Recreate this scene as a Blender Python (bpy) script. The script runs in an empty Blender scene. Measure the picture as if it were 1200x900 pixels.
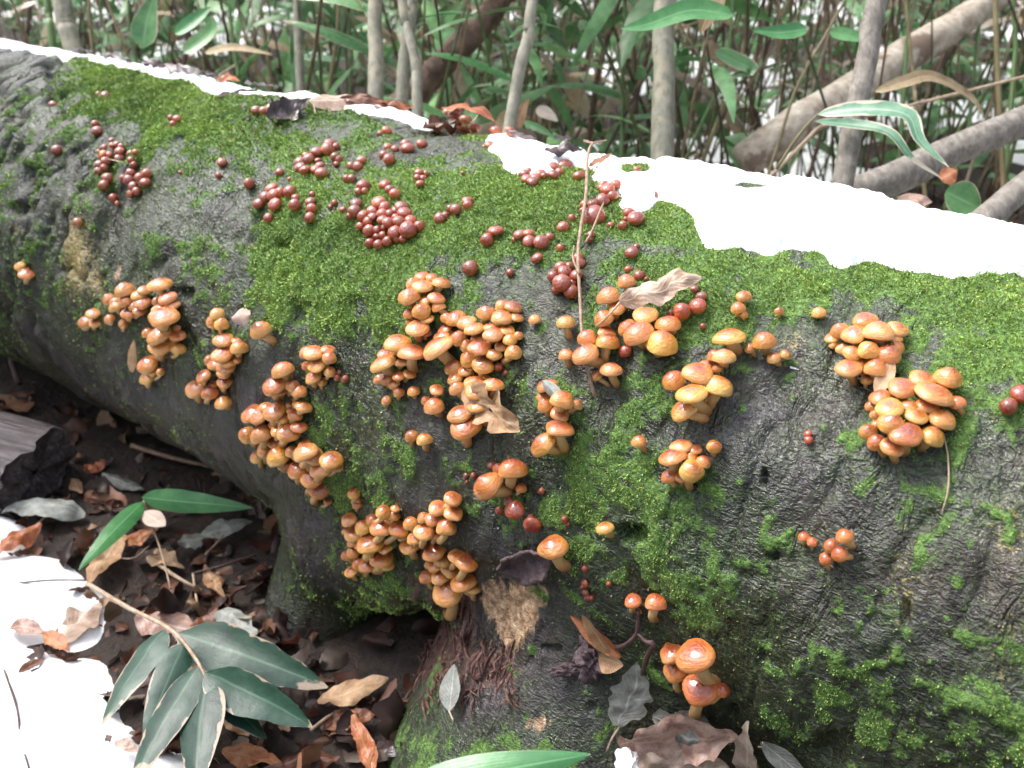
import bpy, math, random
import numpy as np
from mathutils import Vector, Matrix, noise as mnoise
from mathutils.bvhtree import BVHTree

# ------------------------------------------------------------------ camera
SC = bpy.context.scene
COL = SC.collection
PITCH = math.radians(29.6)
EYE = np.array([0.0, 0.0, 0.945])
FPX = 1203.0
cam_d = bpy.data.cameras.new('camera')
cam_d.sensor_width = 36.0
cam_d.lens = 36.0 * FPX / 1200.0
cam_d.clip_start = 0.02
cam_d.clip_end = 300.0
cam_d.dof.use_dof = True
cam_d.dof.focus_distance = 0.95
cam_d.dof.aperture_fstop = 7.5
cam = bpy.data.objects.new('camera', cam_d)
cam.location = EYE
cam.rotation_euler = (math.pi / 2 - PITCH, 0, 0)
COL.objects.link(cam)
SC.camera = cam

# ------------------------------------------------------------------ sky, sun, exposure
SUN_EL, SUN_AZ = math.radians(58), math.radians(-62)      # from the upper left, a little behind the log
world = bpy.data.worlds.new('World')
SC.world = world
world.use_nodes = True
wn = world.node_tree
wbg = wn.nodes['Background']
sky = wn.nodes.new('ShaderNodeTexSky')
sky.sky_type = 'NISHITA'
sky.sun_disc = False
sky.sun_elevation = SUN_EL
sky.sun_rotation = SUN_AZ
sky.air_density = 1.0
sky.dust_density = 4.0
hs = wn.nodes.new('ShaderNodeHueSaturation')
hs.inputs['Saturation'].default_value = 0.42
wn.links.new(sky.outputs[0], hs.inputs['Color'])
wn.links.new(hs.outputs[0], wbg.inputs['Color'])
wbg.inputs['Strength'].default_value = 0.15
sun_d = bpy.data.lights.new('sun', 'SUN')
sun_d.energy = 1.0
sun_d.angle = math.radians(22)
sun_d.color = (1.0, 0.97, 0.92)
sun = bpy.data.objects.new('sun', sun_d)
sdir = Vector((math.sin(SUN_AZ) * math.cos(SUN_EL), math.cos(SUN_AZ) * math.cos(SUN_EL), math.sin(SUN_EL)))
sun.rotation_euler = sdir.to_track_quat('Z', 'Y').to_euler()
sun.location = (-2, 1, 4)
COL.objects.link(sun)
SC.view_settings.view_transform = 'Standard'
SC.view_settings.look = 'None'
SC.view_settings.gamma = 1.0
SC.view_settings.use_curve_mapping = False
SC.view_settings.exposure = 1.7
SC.render.engine = 'CYCLES'
SC.cycles.use_denoising = True
SC.cycles.max_bounces = 5
SC.cycles.diffuse_bounces = 3
SC.cycles.use_adaptive_sampling = True
SC.cycles.adaptive_threshold = 0.035
SC.cycles.glossy_bounces = 3
SC.cycles.transmission_bounces = 3

# ------------------------------------------------------------------ helpers
RNG = np.random.default_rng(7)
rnd = random.Random(11)
FW = np.array([0, math.cos(PITCH), -math.sin(PITCH)])
UP = np.array([0, math.sin(PITCH), math.cos(PITCH)])
RT = np.array([1.0, 0, 0])
_tab = np.random.default_rng(3).random(65536).astype(np.float32) * 2 - 1


def vnoise(P):
    P = np.asarray(P, dtype=np.float64)
    i = np.floor(P).astype(np.int64)
    f = P - i
    f = f * f * (3 - 2 * f)
    out = 0
    for dx in (0, 1):
        wx = f[..., 0] if dx else 1 - f[..., 0]
        for dy in (0, 1):
            wy = f[..., 1] if dy else 1 - f[..., 1]
            for dz in (0, 1):
                wz = f[..., 2] if dz else 1 - f[..., 2]
                h = ((i[..., 0] + dx) * 73856093) ^ ((i[..., 1] + dy) * 19349663) ^ ((i[..., 2] + dz) * 83492791)
                h = (h ^ (h >> 13)) & 65535
                out = out + _tab[h] * wx * wy * wz
    return out


def fbm(P, oc=4, gain=0.5):
    P = np.asarray(P, dtype=np.float64)
    a, s, t = 1.0, 0, 0
    for k in range(oc):
        s = s + a * vnoise(P * (2.03 ** k) + 17.3 * k)
        t += a
        a *= gain
    return s / t


def ray(px, py):
    d = FW + RT * (px - 600) / FPX + UP * (450 - py) / FPX
    return d                                   # unit depth along the view axis


def at(px, py, depth):
    return EYE + ray(px, py) * depth


def on_z(px, py, z=0.0):
    d = ray(px, py)
    return EYE + d * ((z - EYE[2]) / d[2])


def project(P):
    d = P - EYE
    z = np.maximum(d @ FW, 1e-3)
    return 600 + FPX * (d @ RT) / z, 450 - FPX * (d @ UP) / z, z


def unit(v):
    v = np.asarray(v, float)
    return v / max(np.linalg.norm(v), 1e-9)


def sstep(a, b, x):
    t = np.clip((x - a) / (b - a), 0, 1)
    return t * t * (3 - 2 * t)


def mesh_np(name, V, F, mat=None, smooth=True, attrs=None):
    """V (n,3), F (m,k) one face size -> mesh, with float point attributes"""
    V = np.asarray(V, dtype=np.float32)
    F = np.asarray(F, dtype=np.int32)
    me = bpy.data.meshes.new(name)
    n, (m, k) = len(V), F.shape
    me.vertices.add(n)
    me.vertices.foreach_set('co', V.ravel())
    me.loops.add(m * k)
    me.loops.foreach_set('vertex_index', F.ravel())
    me.polygons.add(m)
    me.polygons.foreach_set('loop_start', np.arange(0, m * k, k, dtype=np.int32))
    me.polygons.foreach_set('use_smooth', np.full(m, smooth, dtype=bool))
    me.update(calc_edges=True)
    for an, av in (attrs or {}).items():
        av = np.asarray(av, dtype=np.float32)
        if av.ndim == 1:
            a = me.attributes.new(an, 'FLOAT', 'POINT')
            a.data.foreach_set('value', av)
        else:
            a = me.attributes.new(an, 'FLOAT_COLOR', 'POINT')
            a.data.foreach_set('color', np.concatenate([av, np.ones((n, 1), np.float32)], 1).ravel())
    if mat:
        me.materials.append(mat)
    return me


def link(name, data, parent=None, loc=None, label=None, cat=None, group=None, kind=None):
    o = bpy.data.objects.new(name, data)
    COL.objects.link(o)
    if loc is not None:
        o.location = loc
    if parent is not None:
        o.parent = parent
    tag(o, label, cat, group, kind)
    return o


def tag(o, label=None, cat=None, group=None, kind=None):
    for k, v in (('label', label), ('category', cat), ('group', group), ('kind', kind)):
        if v:
            o[k] = v
    return o


def grid_faces(nu, nv, closed_v=False):
    """quads of a (nu, nv) grid of vertices laid out u-major"""
    u = np.arange(nu - 1)[:, None]
    v = np.arange(nv if closed_v else nv - 1)[None]
    v2 = (v + 1) % nv
    q = np.stack([u * nv + v, (u + 1) * nv + v, (u + 1) * nv + v2, u * nv + v2], -1)
    return q.reshape(-1, 4)


def spline(pts, n):
    """Catmull-Rom through pts, n samples"""
    P = np.asarray(pts, float)
    if len(P) == 2:
        t = np.linspace(0, 1, n)[:, None]
        return P[0] * (1 - t) + P[1] * t
    Q = np.vstack([2 * P[0] - P[1], P, 2 * P[-1] - P[-2]])
    s = np.linspace(0, len(P) - 1 - 1e-6, n)
    i = s.astype(int)
    t = (s - i)[:, None]
    a, b, c, d = Q[i], Q[i + 1], Q[i + 2], Q[i + 3]
    return 0.5 * ((2 * b) + (c - a) * t + (2 * a - 5 * b + 4 * c - d) * t ** 2 + (3 * b - a - 3 * c + d) * t ** 3)


def tube_np(pts, radii, n=16, sides=8, rough=0.0, seed=0.0, flat=1.0):
    C = spline(pts, n)
    R = np.interp(np.linspace(0, 1, n), np.linspace(0, 1, len(radii)), radii)
    T = np.gradient(C, axis=0)
    T /= np.linalg.norm(T, axis=1)[:, None] + 1e-12
    ref = np.array([0.31, 0.47, 0.83]) if abs(T[0] @ np.array([0.31, 0.47, 0.83])) < 0.9 else np.array([1.0, 0, 0])
    A = np.cross(T, ref)
    A /= np.linalg.norm(A, axis=1)[:, None] + 1e-12
    B = np.cross(T, A)
    th = np.linspace(0, 2 * np.pi, sides, endpoint=False)
    ring = A[:, None] * np.cos(th)[None, :, None] + flat * B[:, None] * np.sin(th)[None, :, None]
    RR = R[:, None] * np.ones(sides)[None]
    if rough:
        RR = RR * (1 + rough * fbm(np.concatenate([ring * 1.5 + seed, ], -1) + (C / (R.mean() * 3))[:, None], 3))
    V = C[:, None] + ring * RR[..., None]
    F = grid_faces(n, sides, True)
    V = V.reshape(-1, 3)
    e0, e1 = len(V), len(V) + 1
    V = np.vstack([V, C[:1], C[-1:]])
    j = np.arange(sides)
    cap0 = np.stack([np.full(sides, e0), j, (j + 1) % sides, (j + 1) % sides], -1)
    # end fans kept as degenerate-free quads: two sides at a time
    k = np.arange(0, sides, 2)
    cap0 = np.stack([np.full(len(k), e0), k, (k + 1) % sides, (k + 2) % sides], -1)
    o = (n - 1) * sides
    cap1 = np.stack([np.full(len(k), e1), o + (k + 2) % sides, o + (k + 1) % sides, o + k], -1)
    return V, np.vstack([F, cap0, cap1])


def tube(name, pts, radii, mat, parent=None, n=16, sides=8, rough=0.0, origin=None, **kw):
    P = np.asarray(pts, float)
    org = np.asarray(P[0] if origin is None else origin, float)
    V, F = tube_np(P - org, radii, n, sides, rough, seed=float(P[0][0]) * 7)
    me = mesh_np(name, V, F, mat)
    return link(name, me, parent, None if parent is not None and origin is not None else org, **kw)


class Soup:
    """quads of many pieces joined into one mesh (stuff)"""
    def __init__(self):
        self.V, self.F, self.A, self.n = [], [], {}, 0

    def add(self, V, F, **attrs):
        V = np.asarray(V)
        self.V.append(V)
        self.F.append(np.asarray(F) + self.n)
        self.n += len(V)
        for k, v in attrs.items():
            v = np.asarray(v, float)
            if v.ndim == 0:
                v = np.full(len(V), v)
            elif v.ndim == 1 and len(v) == 3 and len(V) != 3:
                v = np.tile(v, (len(V), 1))
            self.A.setdefault(k, []).append(v)

    def build(self, name, mat, smooth=True):
        return mesh_np(name, np.vstack(self.V), np.vstack(self.F), mat, smooth, {k: np.concatenate(v) for k, v in self.A.items()})


# ------------------------------------------------------------------ materials
def mat_new(name):
    m = bpy.data.materials.new(name)
    m.use_nodes = True
    return m, m.node_tree, m.node_tree.nodes['Principled BSDF']


def nd(nt, typ, ins=None, **props):
    n = nt.nodes.new('ShaderNode' + typ)
    for k, v in props.items():
        setattr(n, k, v)
    for k, v in (ins or {}).items():
        s = n.inputs[k]
        if hasattr(v, 'is_output'):
            nt.links.new(v, s)
        else:
            s.default_value = v
    return n


def ramp(nt, fac, stops, interp='LINEAR'):
    n = nt.nodes.new('ShaderNodeValToRGB')
    n.color_ramp.interpolation = interp
    el = n.color_ramp.elements
    while len(el) < len(stops):
        el.new(0.5)
    for e, (p, c) in zip(el, stops):
        e.position = p
        e.color = (*c, 1) if len(c) == 3 else c
    nt.links.new(fac, n.inputs[0])
    return n.outputs[0]


def mix(nt, fac, a, b, mode='MIX'):
    n = nt.nodes.new('ShaderNodeMix')
    n.data_type = 'RGBA'
    n.blend_type = mode
    for s, v in ((n.inputs[0], fac), (n.inputs[6], a), (n.inputs[7], b)):
        if hasattr(v, 'is_output'):
            nt.links.new(v, s)
        else:
            s.default_value = v if not isinstance(v, tuple) else ((*v, 1) if len(v) == 3 else v)
    return n.outputs[2]


def math_n(nt, op, a, b=None, clamp=False):
    n = nt.nodes.new('ShaderNodeMath')
    n.operation = op
    n.use_clamp = clamp
    for i, v in enumerate((a, b)):
        if v is None:
            continue
        if hasattr(v, 'is_output'):
            nt.links.new(v, n.inputs[i])
        else:
            n.inputs[i].default_value = v
    return n.outputs[0]


def noise_n(nt, vec, scale, detail=4, rough=0.55, dist=0.0):
    n = nd(nt, 'TexNoise', {'Scale': scale, 'Detail': detail, 'Roughness': rough, 'Distortion': dist})
    if vec is not None:
        nt.links.new(vec, n.inputs['Vector'])
    return n.outputs[0]


def bump_n(nt, h, strength, dist, normal=None):
    n = nd(nt, 'Bump', {'Strength': strength, 'Distance': dist, 'Height': h})
    if normal is not None:
        nt.links.new(normal, n.inputs['Normal'])
    return n.outputs[0]


def attr_n(nt, name):
    return nd(nt, 'Attribute', attribute_name=name)


def obj_co(nt):
    return nd(nt, 'TexCoord').outputs['Object']


def make_bark():
    m, nt, b = mat_new('bark')
    co = obj_co(nt)
    rip = noise_n(nt, nd(nt, 'Mapping', {'Vector': co, 'Scale': (130, 250, 250)}).outputs[0], 1.0, 2, 0.6, 1.0)   # fine wet wrinkles
    big = noise_n(nt, co, 6, 5, 0.6)
    mid = noise_n(nt, nd(nt, 'Mapping', {'Vector': co, 'Scale': (1.6, 0.7, 0.7)}).outputs[0], 30, 5, 0.7, 0.6)
    fine = noise_n(nt, co, 210, 3, 0.75)
    crk = noise_n(nt, nd(nt, 'Mapping', {'Vector': co, 'Scale': (22, 7, 7)}).outputs[0], 1.0, 4, 0.65, 1.5)
    base = ramp(nt, mid, [(0.34, (0.007, 0.006, 0.006)), (0.50, (0.019, 0.016, 0.019)), (0.62, (0.043, 0.036, 0.047)), (0.76, (0.105, 0.090, 0.112))])
    base = mix(nt, ramp(nt, big, [(0.42, (0, 0, 0)), (0.60, (1, 1, 1))]), base, ramp(nt, mid, [(0.35, (0.012, 0.008, 0.006)), (0.7, (0.070, 0.048, 0.038))]))
    lich = math_n(nt, 'MULTIPLY', ramp(nt, noise_n(nt, co, 11, 6, 0.7), [(0.54, (0, 0, 0)), (0.66, (1, 1, 1))]), 0.45)
    base = mix(nt, lich, base, ramp(nt, fine, [(0.34, (0.020, 0.018, 0.021)), (0.5, (0.10, 0.092, 0.105)), (0.66, (0.28, 0.26, 0.29))]))
    alg = math_n(nt, 'MULTIPLY', ramp(nt, noise_n(nt, co, 4.3, 6, 0.7), [(0.44, (0, 0, 0)), (0.60, (1, 1, 1))]), 0.7)
    base = mix(nt, alg, base, ramp(nt, fine, [(0.36, (0.007, 0.010, 0.004)), (0.52, (0.030, 0.046, 0.016)), (0.68, (0.09, 0.125, 0.045))]))
    film = attr_n(nt, 'film').outputs['Fac']                      # thin dark green film that lies between the tufts
    fn_ = math_n(nt, 'ADD', film, math_n(nt, 'MULTIPLY', math_n(nt, 'SUBTRACT', math_n(nt, 'ADD', fine, mid), 1.0), 0.9))
    ffac = math_n(nt, 'MULTIPLY', ramp(nt, fn_, [(0.22, (0, 0, 0)), (0.64, (1, 1, 1))]), 0.72)
    base = mix(nt, ffac, base, ramp(nt, fine, [(0.36, (0.007, 0.013, 0.005)), (0.5, (0.022, 0.044, 0.013)), (0.68, (0.065, 0.115, 0.032))]))
    wood = attr_n(nt, 'wood').outputs['Fac']
    wn_ = math_n(nt, 'ADD', wood, math_n(nt, 'MULTIPLY', math_n(nt, 'SUBTRACT', mid, 0.5), 1.6))
    wcol = ramp(nt, noise_n(nt, co, 120, 5, 0.7), [(0.32, (0.10, 0.045, 0.03)), (0.5, (0.38, 0.23, 0.13)), (0.66, (0.66, 0.50, 0.33))])
    base = mix(nt, ramp(nt, wn_, [(0.42, (0, 0, 0)), (0.58, (1, 1, 1))]), base, wcol)
    rot = attr_n(nt, 'rot').outputs['Fac']
    rn_ = math_n(nt, 'ADD', rot, math_n(nt, 'MULTIPLY', math_n(nt, 'SUBTRACT', mid, 0.5), 1.2))
    fibre = noise_n(nt, nd(nt, 'Mapping', {'Vector': co, 'Scale': (150, 150, 40)}).outputs[0], 1.0, 5, 0.7)
    base = mix(nt, ramp(nt, rn_, [(0.36, (0, 0, 0)), (0.55, (1, 1, 1))]), base, ramp(nt, fibre, [(0.34, (0.020, 0.009, 0.010)), (0.52, (0.095, 0.045, 0.040)), (0.7, (0.26, 0.15, 0.12))]))
    tan = attr_n(nt, 'tan').outputs['Fac']
    tn = math_n(nt, 'ADD', tan, math_n(nt, 'MULTIPLY', math_n(nt, 'SUBTRACT', fine, 0.5), 1.8))
    base = mix(nt, ramp(nt, tn, [(0.40, (0, 0, 0)), (0.62, (1, 1, 1))]), base, (0.26, 0.20, 0.075))
    moss = attr_n(nt, 'moss').outputs['Fac']
    mn = math_n(nt, 'ADD', moss, math_n(nt, 'MULTIPLY', math_n(nt, 'SUBTRACT', fine, 0.5), 1.3))
    mcol = ramp(nt, noise_n(nt, co, 240, 3, 0.7), [(0.3, (0.022, 0.050, 0.010)), (0.52, (0.070, 0.145, 0.024)), (0.72, (0.17, 0.31, 0.055))])
    mfac = ramp(nt, mn, [(0.30, (0, 0, 0)), (0.62, (1, 1, 1))])
    base = mix(nt, mfac, base, mcol)
    nt.links.new(base, b.inputs['Base Color'])
    rgh = ramp(nt, noise_n(nt, co, 9, 5, 0.65), [(0.35, (0.55, 0.55, 0.55)), (0.6, (0.24, 0.24, 0.24))])
    nt.links.new(mix(nt, mfac, rgh, (0.8, 0.8, 0.8)), b.inputs['Roughness'])
    h = math_n(nt, 'ADD', math_n(nt, 'MULTIPLY', rip, 0.75), math_n(nt, 'MULTIPLY', mid, 1.1))
    h = math_n(nt, 'ADD', h, math_n(nt, 'MULTIPLY', fine, 0.35))
    h = math_n(nt, 'ADD', h, math_n(nt, 'MULTIPLY', ramp(nt, crk, [(0.34, (0, 0, 0)), (0.44, (1, 1, 1))]), 0.55))
    nt.links.new(bump_n(nt, h, 1.0, 0.0037), b.inputs['Normal'])
    b.inputs['Specular IOR Level'].default_value = 0.62
    return m


def make_moss():
    m, nt, b = mat_new('moss')
    c = attr_n(nt, 'col').outputs['Color']
    nt.links.new(c, b.inputs['Base Color'])
    b.inputs['Roughness'].default_value = 0.6
    return m


def make_snow():
    m, nt, b = mat_new('snow')
    co = obj_co(nt)
    b.inputs['Base Color'].default_value = (0.90, 0.905, 0.92, 1)
    b.inputs['Roughness'].default_value = 0.55
    h = math_n(nt, 'ADD', noise_n(nt, co, 60, 4), math_n(nt, 'MULTIPLY', noise_n(nt, co, 500, 2), 0.4))
    nt.links.new(bump_n(nt, h, 0.3, 0.004), b.inputs['Normal'])
    return m


def make_cap(name, stops, dark, rough=0.07):
    m, nt, b = mat_new(name)
    r = attr_n(nt, 'rad').outputs['Fac']
    oi = nd(nt, 'ObjectInfo')
    co = obj_co(nt)
    n1 = noise_n(nt, nd(nt, 'VectorMath', {0: co, 1: nd(nt, 'VectorMath', {0: oi.outputs['Location'], 1: (70, 70, 70)}, operation='MULTIPLY').outputs[0]}, operation='ADD').outputs[0], 2.6, 4, 0.6)
    rr = math_n(nt, 'ADD', r, math_n(nt, 'MULTIPLY', math_n(nt, 'SUBTRACT', n1, 0.5), 0.55))
    rr = math_n(nt, 'ADD', rr, math_n(nt, 'MULTIPLY', math_n(nt, 'SUBTRACT', oi.outputs['Random'], 0.5), 0.28))
    c = ramp(nt, rr, stops)
    c = mix(nt, 1.0, c, oi.outputs['Color'], 'MULTIPLY')
    spots = ramp(nt, noise_n(nt, co, 9, 3, 0.5), [(0.66, (0, 0, 0)), (0.74, (1, 1, 1))])
    c = mix(nt, math_n(nt, 'MULTIPLY', spots, 0.35), c, dark)
    und = attr_n(nt, 'under').outputs['Fac']
    c = mix(nt, und, c, (0.50, 0.29, 0.11))
    nt.links.new(c, b.inputs['Base Color'])
    b.inputs['Roughness'].default_value = 0.42
    b.inputs['Coat Weight'].default_value = 1.0
    b.inputs['Coat Roughness'].default_value = rough
    b.inputs['Coat IOR'].default_value = 1.5
    b.inputs['Subsurface Weight'].default_value = 0.22
    b.inputs['Subsurface Radius'].default_value = (1.0, 0.35, 0.12)
    b.inputs['Subsurface Scale'].default_value = 0.004
    nt.links.new(bump_n(nt, noise_n(nt, co, 7, 3), 0.25, 0.04), b.inputs['Normal'])
    return m


def make_stem():
    m, nt, b = mat_new('mushroom_stem')
    v = attr_n(nt, 'v').outputs['Fac']
    co = obj_co(nt)
    f = math_n(nt, 'ADD', v, math_n(nt, 'MULTIPLY', math_n(nt, 'SUBTRACT', noise_n(nt, co, 240, 4), 0.5), 0.5))
    c = ramp(nt, f, [(0.0, (0.26, 0.10, 0.04)), (0.3, (0.52, 0.29, 0.11)), (1.0, (0.70, 0.50, 0.25))])
    nt.links.new(c, b.inputs['Base Color'])
    b.inputs['Roughness'].default_value = 0.4
    nt.links.new(bump_n(nt, noise_n(nt, co, 400, 3), 0.35, 0.001), b.inputs['Normal'])
    return m


def make_leaf(name, stops, vein, margin=None, rough=0.45, mscale=1.0, spec=0.5, transl=0.25, rib=1.0):
    """blade seen as lu (0..1 along), lv (-1..1 across): mottled colour, paler midrib and side veins, optional dry margin"""
    m, nt, b = mat_new(name)
    lu = attr_n(nt, 'lu').outputs['Fac']
    lv = attr_n(nt, 'lv').outputs['Fac']
    co = obj_co(nt)
    oi = nd(nt, 'ObjectInfo')
    sh = nd(nt, 'VectorMath', {0: co, 1: oi.outputs['Location']}, operation='ADD').outputs[0]
    n1 = noise_n(nt, sh, 45 * mscale, 5, 0.65)
    nf = noise_n(nt, sh, 300 * mscale, 3, 0.6)
    f = math_n(nt, 'ADD', n1, math_n(nt, 'MULTIPLY', math_n(nt, 'SUBTRACT', oi.outputs['Random'], 0.5), 0.3))
    f = math_n(nt, 'ADD', f, math_n(nt, 'MULTIPLY', math_n(nt, 'SUBTRACT', nf, 0.5), 0.25))
    c = ramp(nt, f, stops)
    av = math_n(nt, 'ABSOLUTE', lv)
    if margin:
        e = math_n(nt, 'ADD', av, math_n(nt, 'MULTIPLY', math_n(nt, 'SUBTRACT', noise_n(nt, sh, 30 * mscale, 4), 0.5), margin[1]))
        e2 = math_n(nt, 'ADD', lu, math_n(nt, 'MULTIPLY', math_n(nt, 'SUBTRACT', noise_n(nt, sh, 24 * mscale, 4), 0.5), margin[1]))
        e = math_n(nt, 'MAXIMUM', e, e2)
        c = mix(nt, ramp(nt, e, [(margin[2], (0, 0, 0)), (margin[2] + 0.05, (1, 1, 1))]), c, mix(nt, nf, margin[0], tuple(0.6 * x for x in margin[0])))
    mid = ramp(nt, av, [(0.03, (1, 1, 1)), (0.09, (0, 0, 0))])
    if margin:
        ribs = math_n(nt, 'SINE', math_n(nt, 'MULTIPLY', lv, 38.0))
    else:
        ribs = math_n(nt, 'SINE', math_n(nt, 'MULTIPLY', math_n(nt, 'SUBTRACT', lu, math_n(nt, 'MULTIPLY', av, 0.28)), 62.0))
    c = mix(nt, math_n(nt, 'MULTIPLY', mid, 0.8), c, vein)
    c = mix(nt, math_n(nt, 'MULTIPLY', ramp(nt, ribs, [(0.75, (0, 0, 0)), (1.0, (1, 1, 1))]), 0.10 * rib), c, vein)
    nt.links.new(c, b.inputs['Base Color'])
    b.inputs['Roughness'].default_value = rough
    b.inputs['Specular IOR Level'].default_value = spec
    h = math_n(nt, 'ADD', math_n(nt, 'MULTIPLY', ribs, rib * (0.06 if margin else 0.22)), math_n(nt, 'MULTIPLY', n1, 1.8))
    nt.links.new(bump_n(nt, h, 0.35, 0.0015), b.inputs['Normal'])
    if transl:
        tr = nd(nt, 'BsdfTranslucent', {'Color': c})
        ms = nd(nt, 'MixShader', {0: transl, 1: b.outputs[0], 2: tr.outputs[0]})
        nt.links.new(ms.outputs[0], nt.nodes['Material Output'].inputs['Surface'])
    return m


def make_wood(name, stops, scale=(30, 30, 30), rough=0.7, spots=None, bump=0.6, bscale=0.002):
    m, nt, b = mat_new(name)
    co = nd(nt, 'Mapping', {'Vector': obj_co(nt), 'Scale': scale}).outputs[0]
    n1 = noise_n(nt, co, 1.0, 6, 0.65)
    c = ramp(nt, n1, stops)
    if spots:
        s = ramp(nt, noise_n(nt, obj_co(nt), spots[1], 4, 0.6), [(0.52, (0, 0, 0)), (0.6, (1, 1, 1))])
        c = mix(nt, s, c, spots[0])
    nt.links.new(c, b.inputs['Base Color'])
    b.inputs['Roughness'].default_value = rough
    nt.links.new(bump_n(nt, n1, bump, bscale), b.inputs['Normal'])
    return m


def make_soup(name, rough=0.5, transl=0.25, spec=0.5):
    m, nt, b = mat_new(name)
    c = attr_n(nt, 'col').outputs['Color']
    n1 = noise_n(nt, obj_co(nt), 40, 4, 0.6)
    c = mix(nt, 1.0, c, ramp(nt, n1, [(0.3, (0.6, 0.6, 0.6)), (0.7, (1.25, 1.25, 1.25))]), 'MULTIPLY')
    nt.links.new(c, b.inputs['Base Color'])
    b.inputs['Roughness'].default_value = rough
    b.inputs['Specular IOR Level'].default_value = spec
    if transl:
        tr = nd(nt, 'BsdfTranslucent', {'Color': c})
        ms = nd(nt, 'MixShader', {0: transl, 1: b.outputs[0], 2: tr.outputs[0]})
        nt.links.new(ms.outputs[0], nt.nodes['Material Output'].inputs['Surface'])
    return m


def make_ground():
    m, nt, b = mat_new('forest_soil')
    co = obj_co(nt)
    n1 = noise_n(nt, co, 14, 6, 0.65)
    n2 = noise_n(nt, co, 90, 5, 0.7)
    c = ramp(nt, n1, [(0.3, (0.010, 0.007, 0.006)), (0.5, (0.030, 0.019, 0.014)), (0.7, (0.070, 0.044, 0.030))])
    c = mix(nt, 0.5, c, ramp(nt, n2, [(0.35, (0.008, 0.006, 0.005)), (0.6, (0.05, 0.032, 0.024)), (0.75, (0.13, 0.085, 0.055))]))
    nt.links.new(c, b.inputs['Base Color'])
    b.inputs['Roughness'].default_value = 0.75
    nt.links.new(bump_n(nt, math_n(nt, 'ADD', n1, n2), 0.9, 0.01), b.inputs['Normal'])
    return m


M = {}
M['bark'] = make_bark()
M['moss'] = make_moss()
M['snow'] = make_snow()
M['cap'] = make_cap('orange_cap', [(0.04, (0.26, 0.052, 0.014)), (0.32, (0.44, 0.130, 0.024)), (0.58, (0.62, 0.262, 0.058)), (0.88, (0.74, 0.40, 0.135))], (0.22, 0.05, 0.015))
M['bud'] = make_cap('red_cap', [(0.1, (0.20, 0.029, 0.013)), (0.55, (0.37, 0.072, 0.023)), (0.95, (0.54, 0.180, 0.047))], (0.10, 0.015, 0.01), 0.10)
M['stem'] = make_stem()
M['soil'] = make_ground()
M['sasa'] = make_leaf('dwarf_bamboo_leaf', [(0.3, (0.045, 0.145, 0.045)), (0.55, (0.095, 0.235, 0.080)), (0.8, (0.170, 0.330, 0.135))], (0.17, 0.32, 0.15), ((0.52, 0.42, 0.30), 0.42, 0.90), 0.32, 0.6, 0.6, 0.2)
M['sasa_bright'] = make_leaf('bright_bamboo_leaf', [(0.3, (0.045, 0.18, 0.060)), (0.6, (0.095, 0.28, 0.095)), (0.8, (0.17, 0.38, 0.15))], (0.2, 0.42, 0.2), ((0.45, 0.40, 0.26), 0.1, 0.99), 0.32, 0.6, 0.55, 0.25)
M['sasa_dark'] = make_leaf('deep_green_bamboo_leaf', [(0.3, (0.008, 0.028, 0.020)), (0.55, (0.017, 0.052, 0.034)), (0.8, (0.036, 0.085, 0.058))], (0.07, 0.14, 0.09), ((0.42, 0.33, 0.25), 1.1, 0.93), 0.42, 0.9, 0.5, 0.06, 0.3)
M['sasa_dry'] = make_leaf('dry_bamboo_leaf', [(0.3, (0.26, 0.18, 0.10)), (0.6, (0.46, 0.36, 0.23)), (0.85, (0.60, 0.52, 0.40))], (0.5, 0.42, 0.30), None, 0.6, 0.6, 0.3, 0.25)
M['sasa_edge'] = make_leaf('bleached_edge_bamboo_leaf', [(0.3, (0.045, 0.14, 0.08)), (0.55, (0.09, 0.22, 0.13)), (0.8, (0.16, 0.30, 0.19))], (0.3, 0.42, 0.3), ((0.62, 0.54, 0.43), 1.3, 0.80), 0.35, 0.8, 0.6, 0.2)
M['leaf_tan'] = make_leaf('tan_dead_leaf', [(0.3, (0.30, 0.155, 0.075)), (0.55, (0.48, 0.29, 0.16)), (0.8, (0.62, 0.44, 0.29))], (0.62, 0.46, 0.30), None, 0.55, 1.5, 0.4, 0.2)
M['leaf_pale'] = make_leaf('pale_dead_leaf', [(0.3, (0.40, 0.27, 0.20)), (0.55, (0.58, 0.46, 0.38)), (0.8, (0.70, 0.60, 0.52))], (0.72, 0.62, 0.52), None, 0.5, 1.5, 0.4, 0.2)
M['leaf_pink'] = make_leaf('pinkish_dead_leaf', [(0.3, (0.24, 0.125, 0.10)), (0.52, (0.44, 0.29, 0.235)), (0.75, (0.62, 0.48, 0.42))], (0.55, 0.38, 0.30), None, 0.4, 1.5, 0.5, 0.12)
M['leaf_brown'] = make_leaf('brown_dead_leaf', [(0.3, (0.10, 0.035, 0.020)), (0.55, (0.21, 0.085, 0.045)), (0.8, (0.36, 0.18, 0.10))], (0.28, 0.14, 0.08), None, 0.45, 1.5, 0.5, 0.12)
M['leaf_rust'] = make_leaf('rust_dead_leaf', [(0.3, (0.22, 0.055, 0.025)), (0.55, (0.40, 0.14, 0.06)), (0.8, (0.52, 0.25, 0.12))], (0.5, 0.25, 0.13), None, 0.45, 1.5, 0.5, 0.12)
M['leaf_dark'] = make_leaf('blackened_leaf', [(0.3, (0.022, 0.012, 0.014)), (0.55, (0.055, 0.033, 0.036)), (0.8, (0.11, 0.075, 0.078))], (0.09, 0.06, 0.06), None, 0.35, 1.5, 0.6, 0.0)
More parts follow.
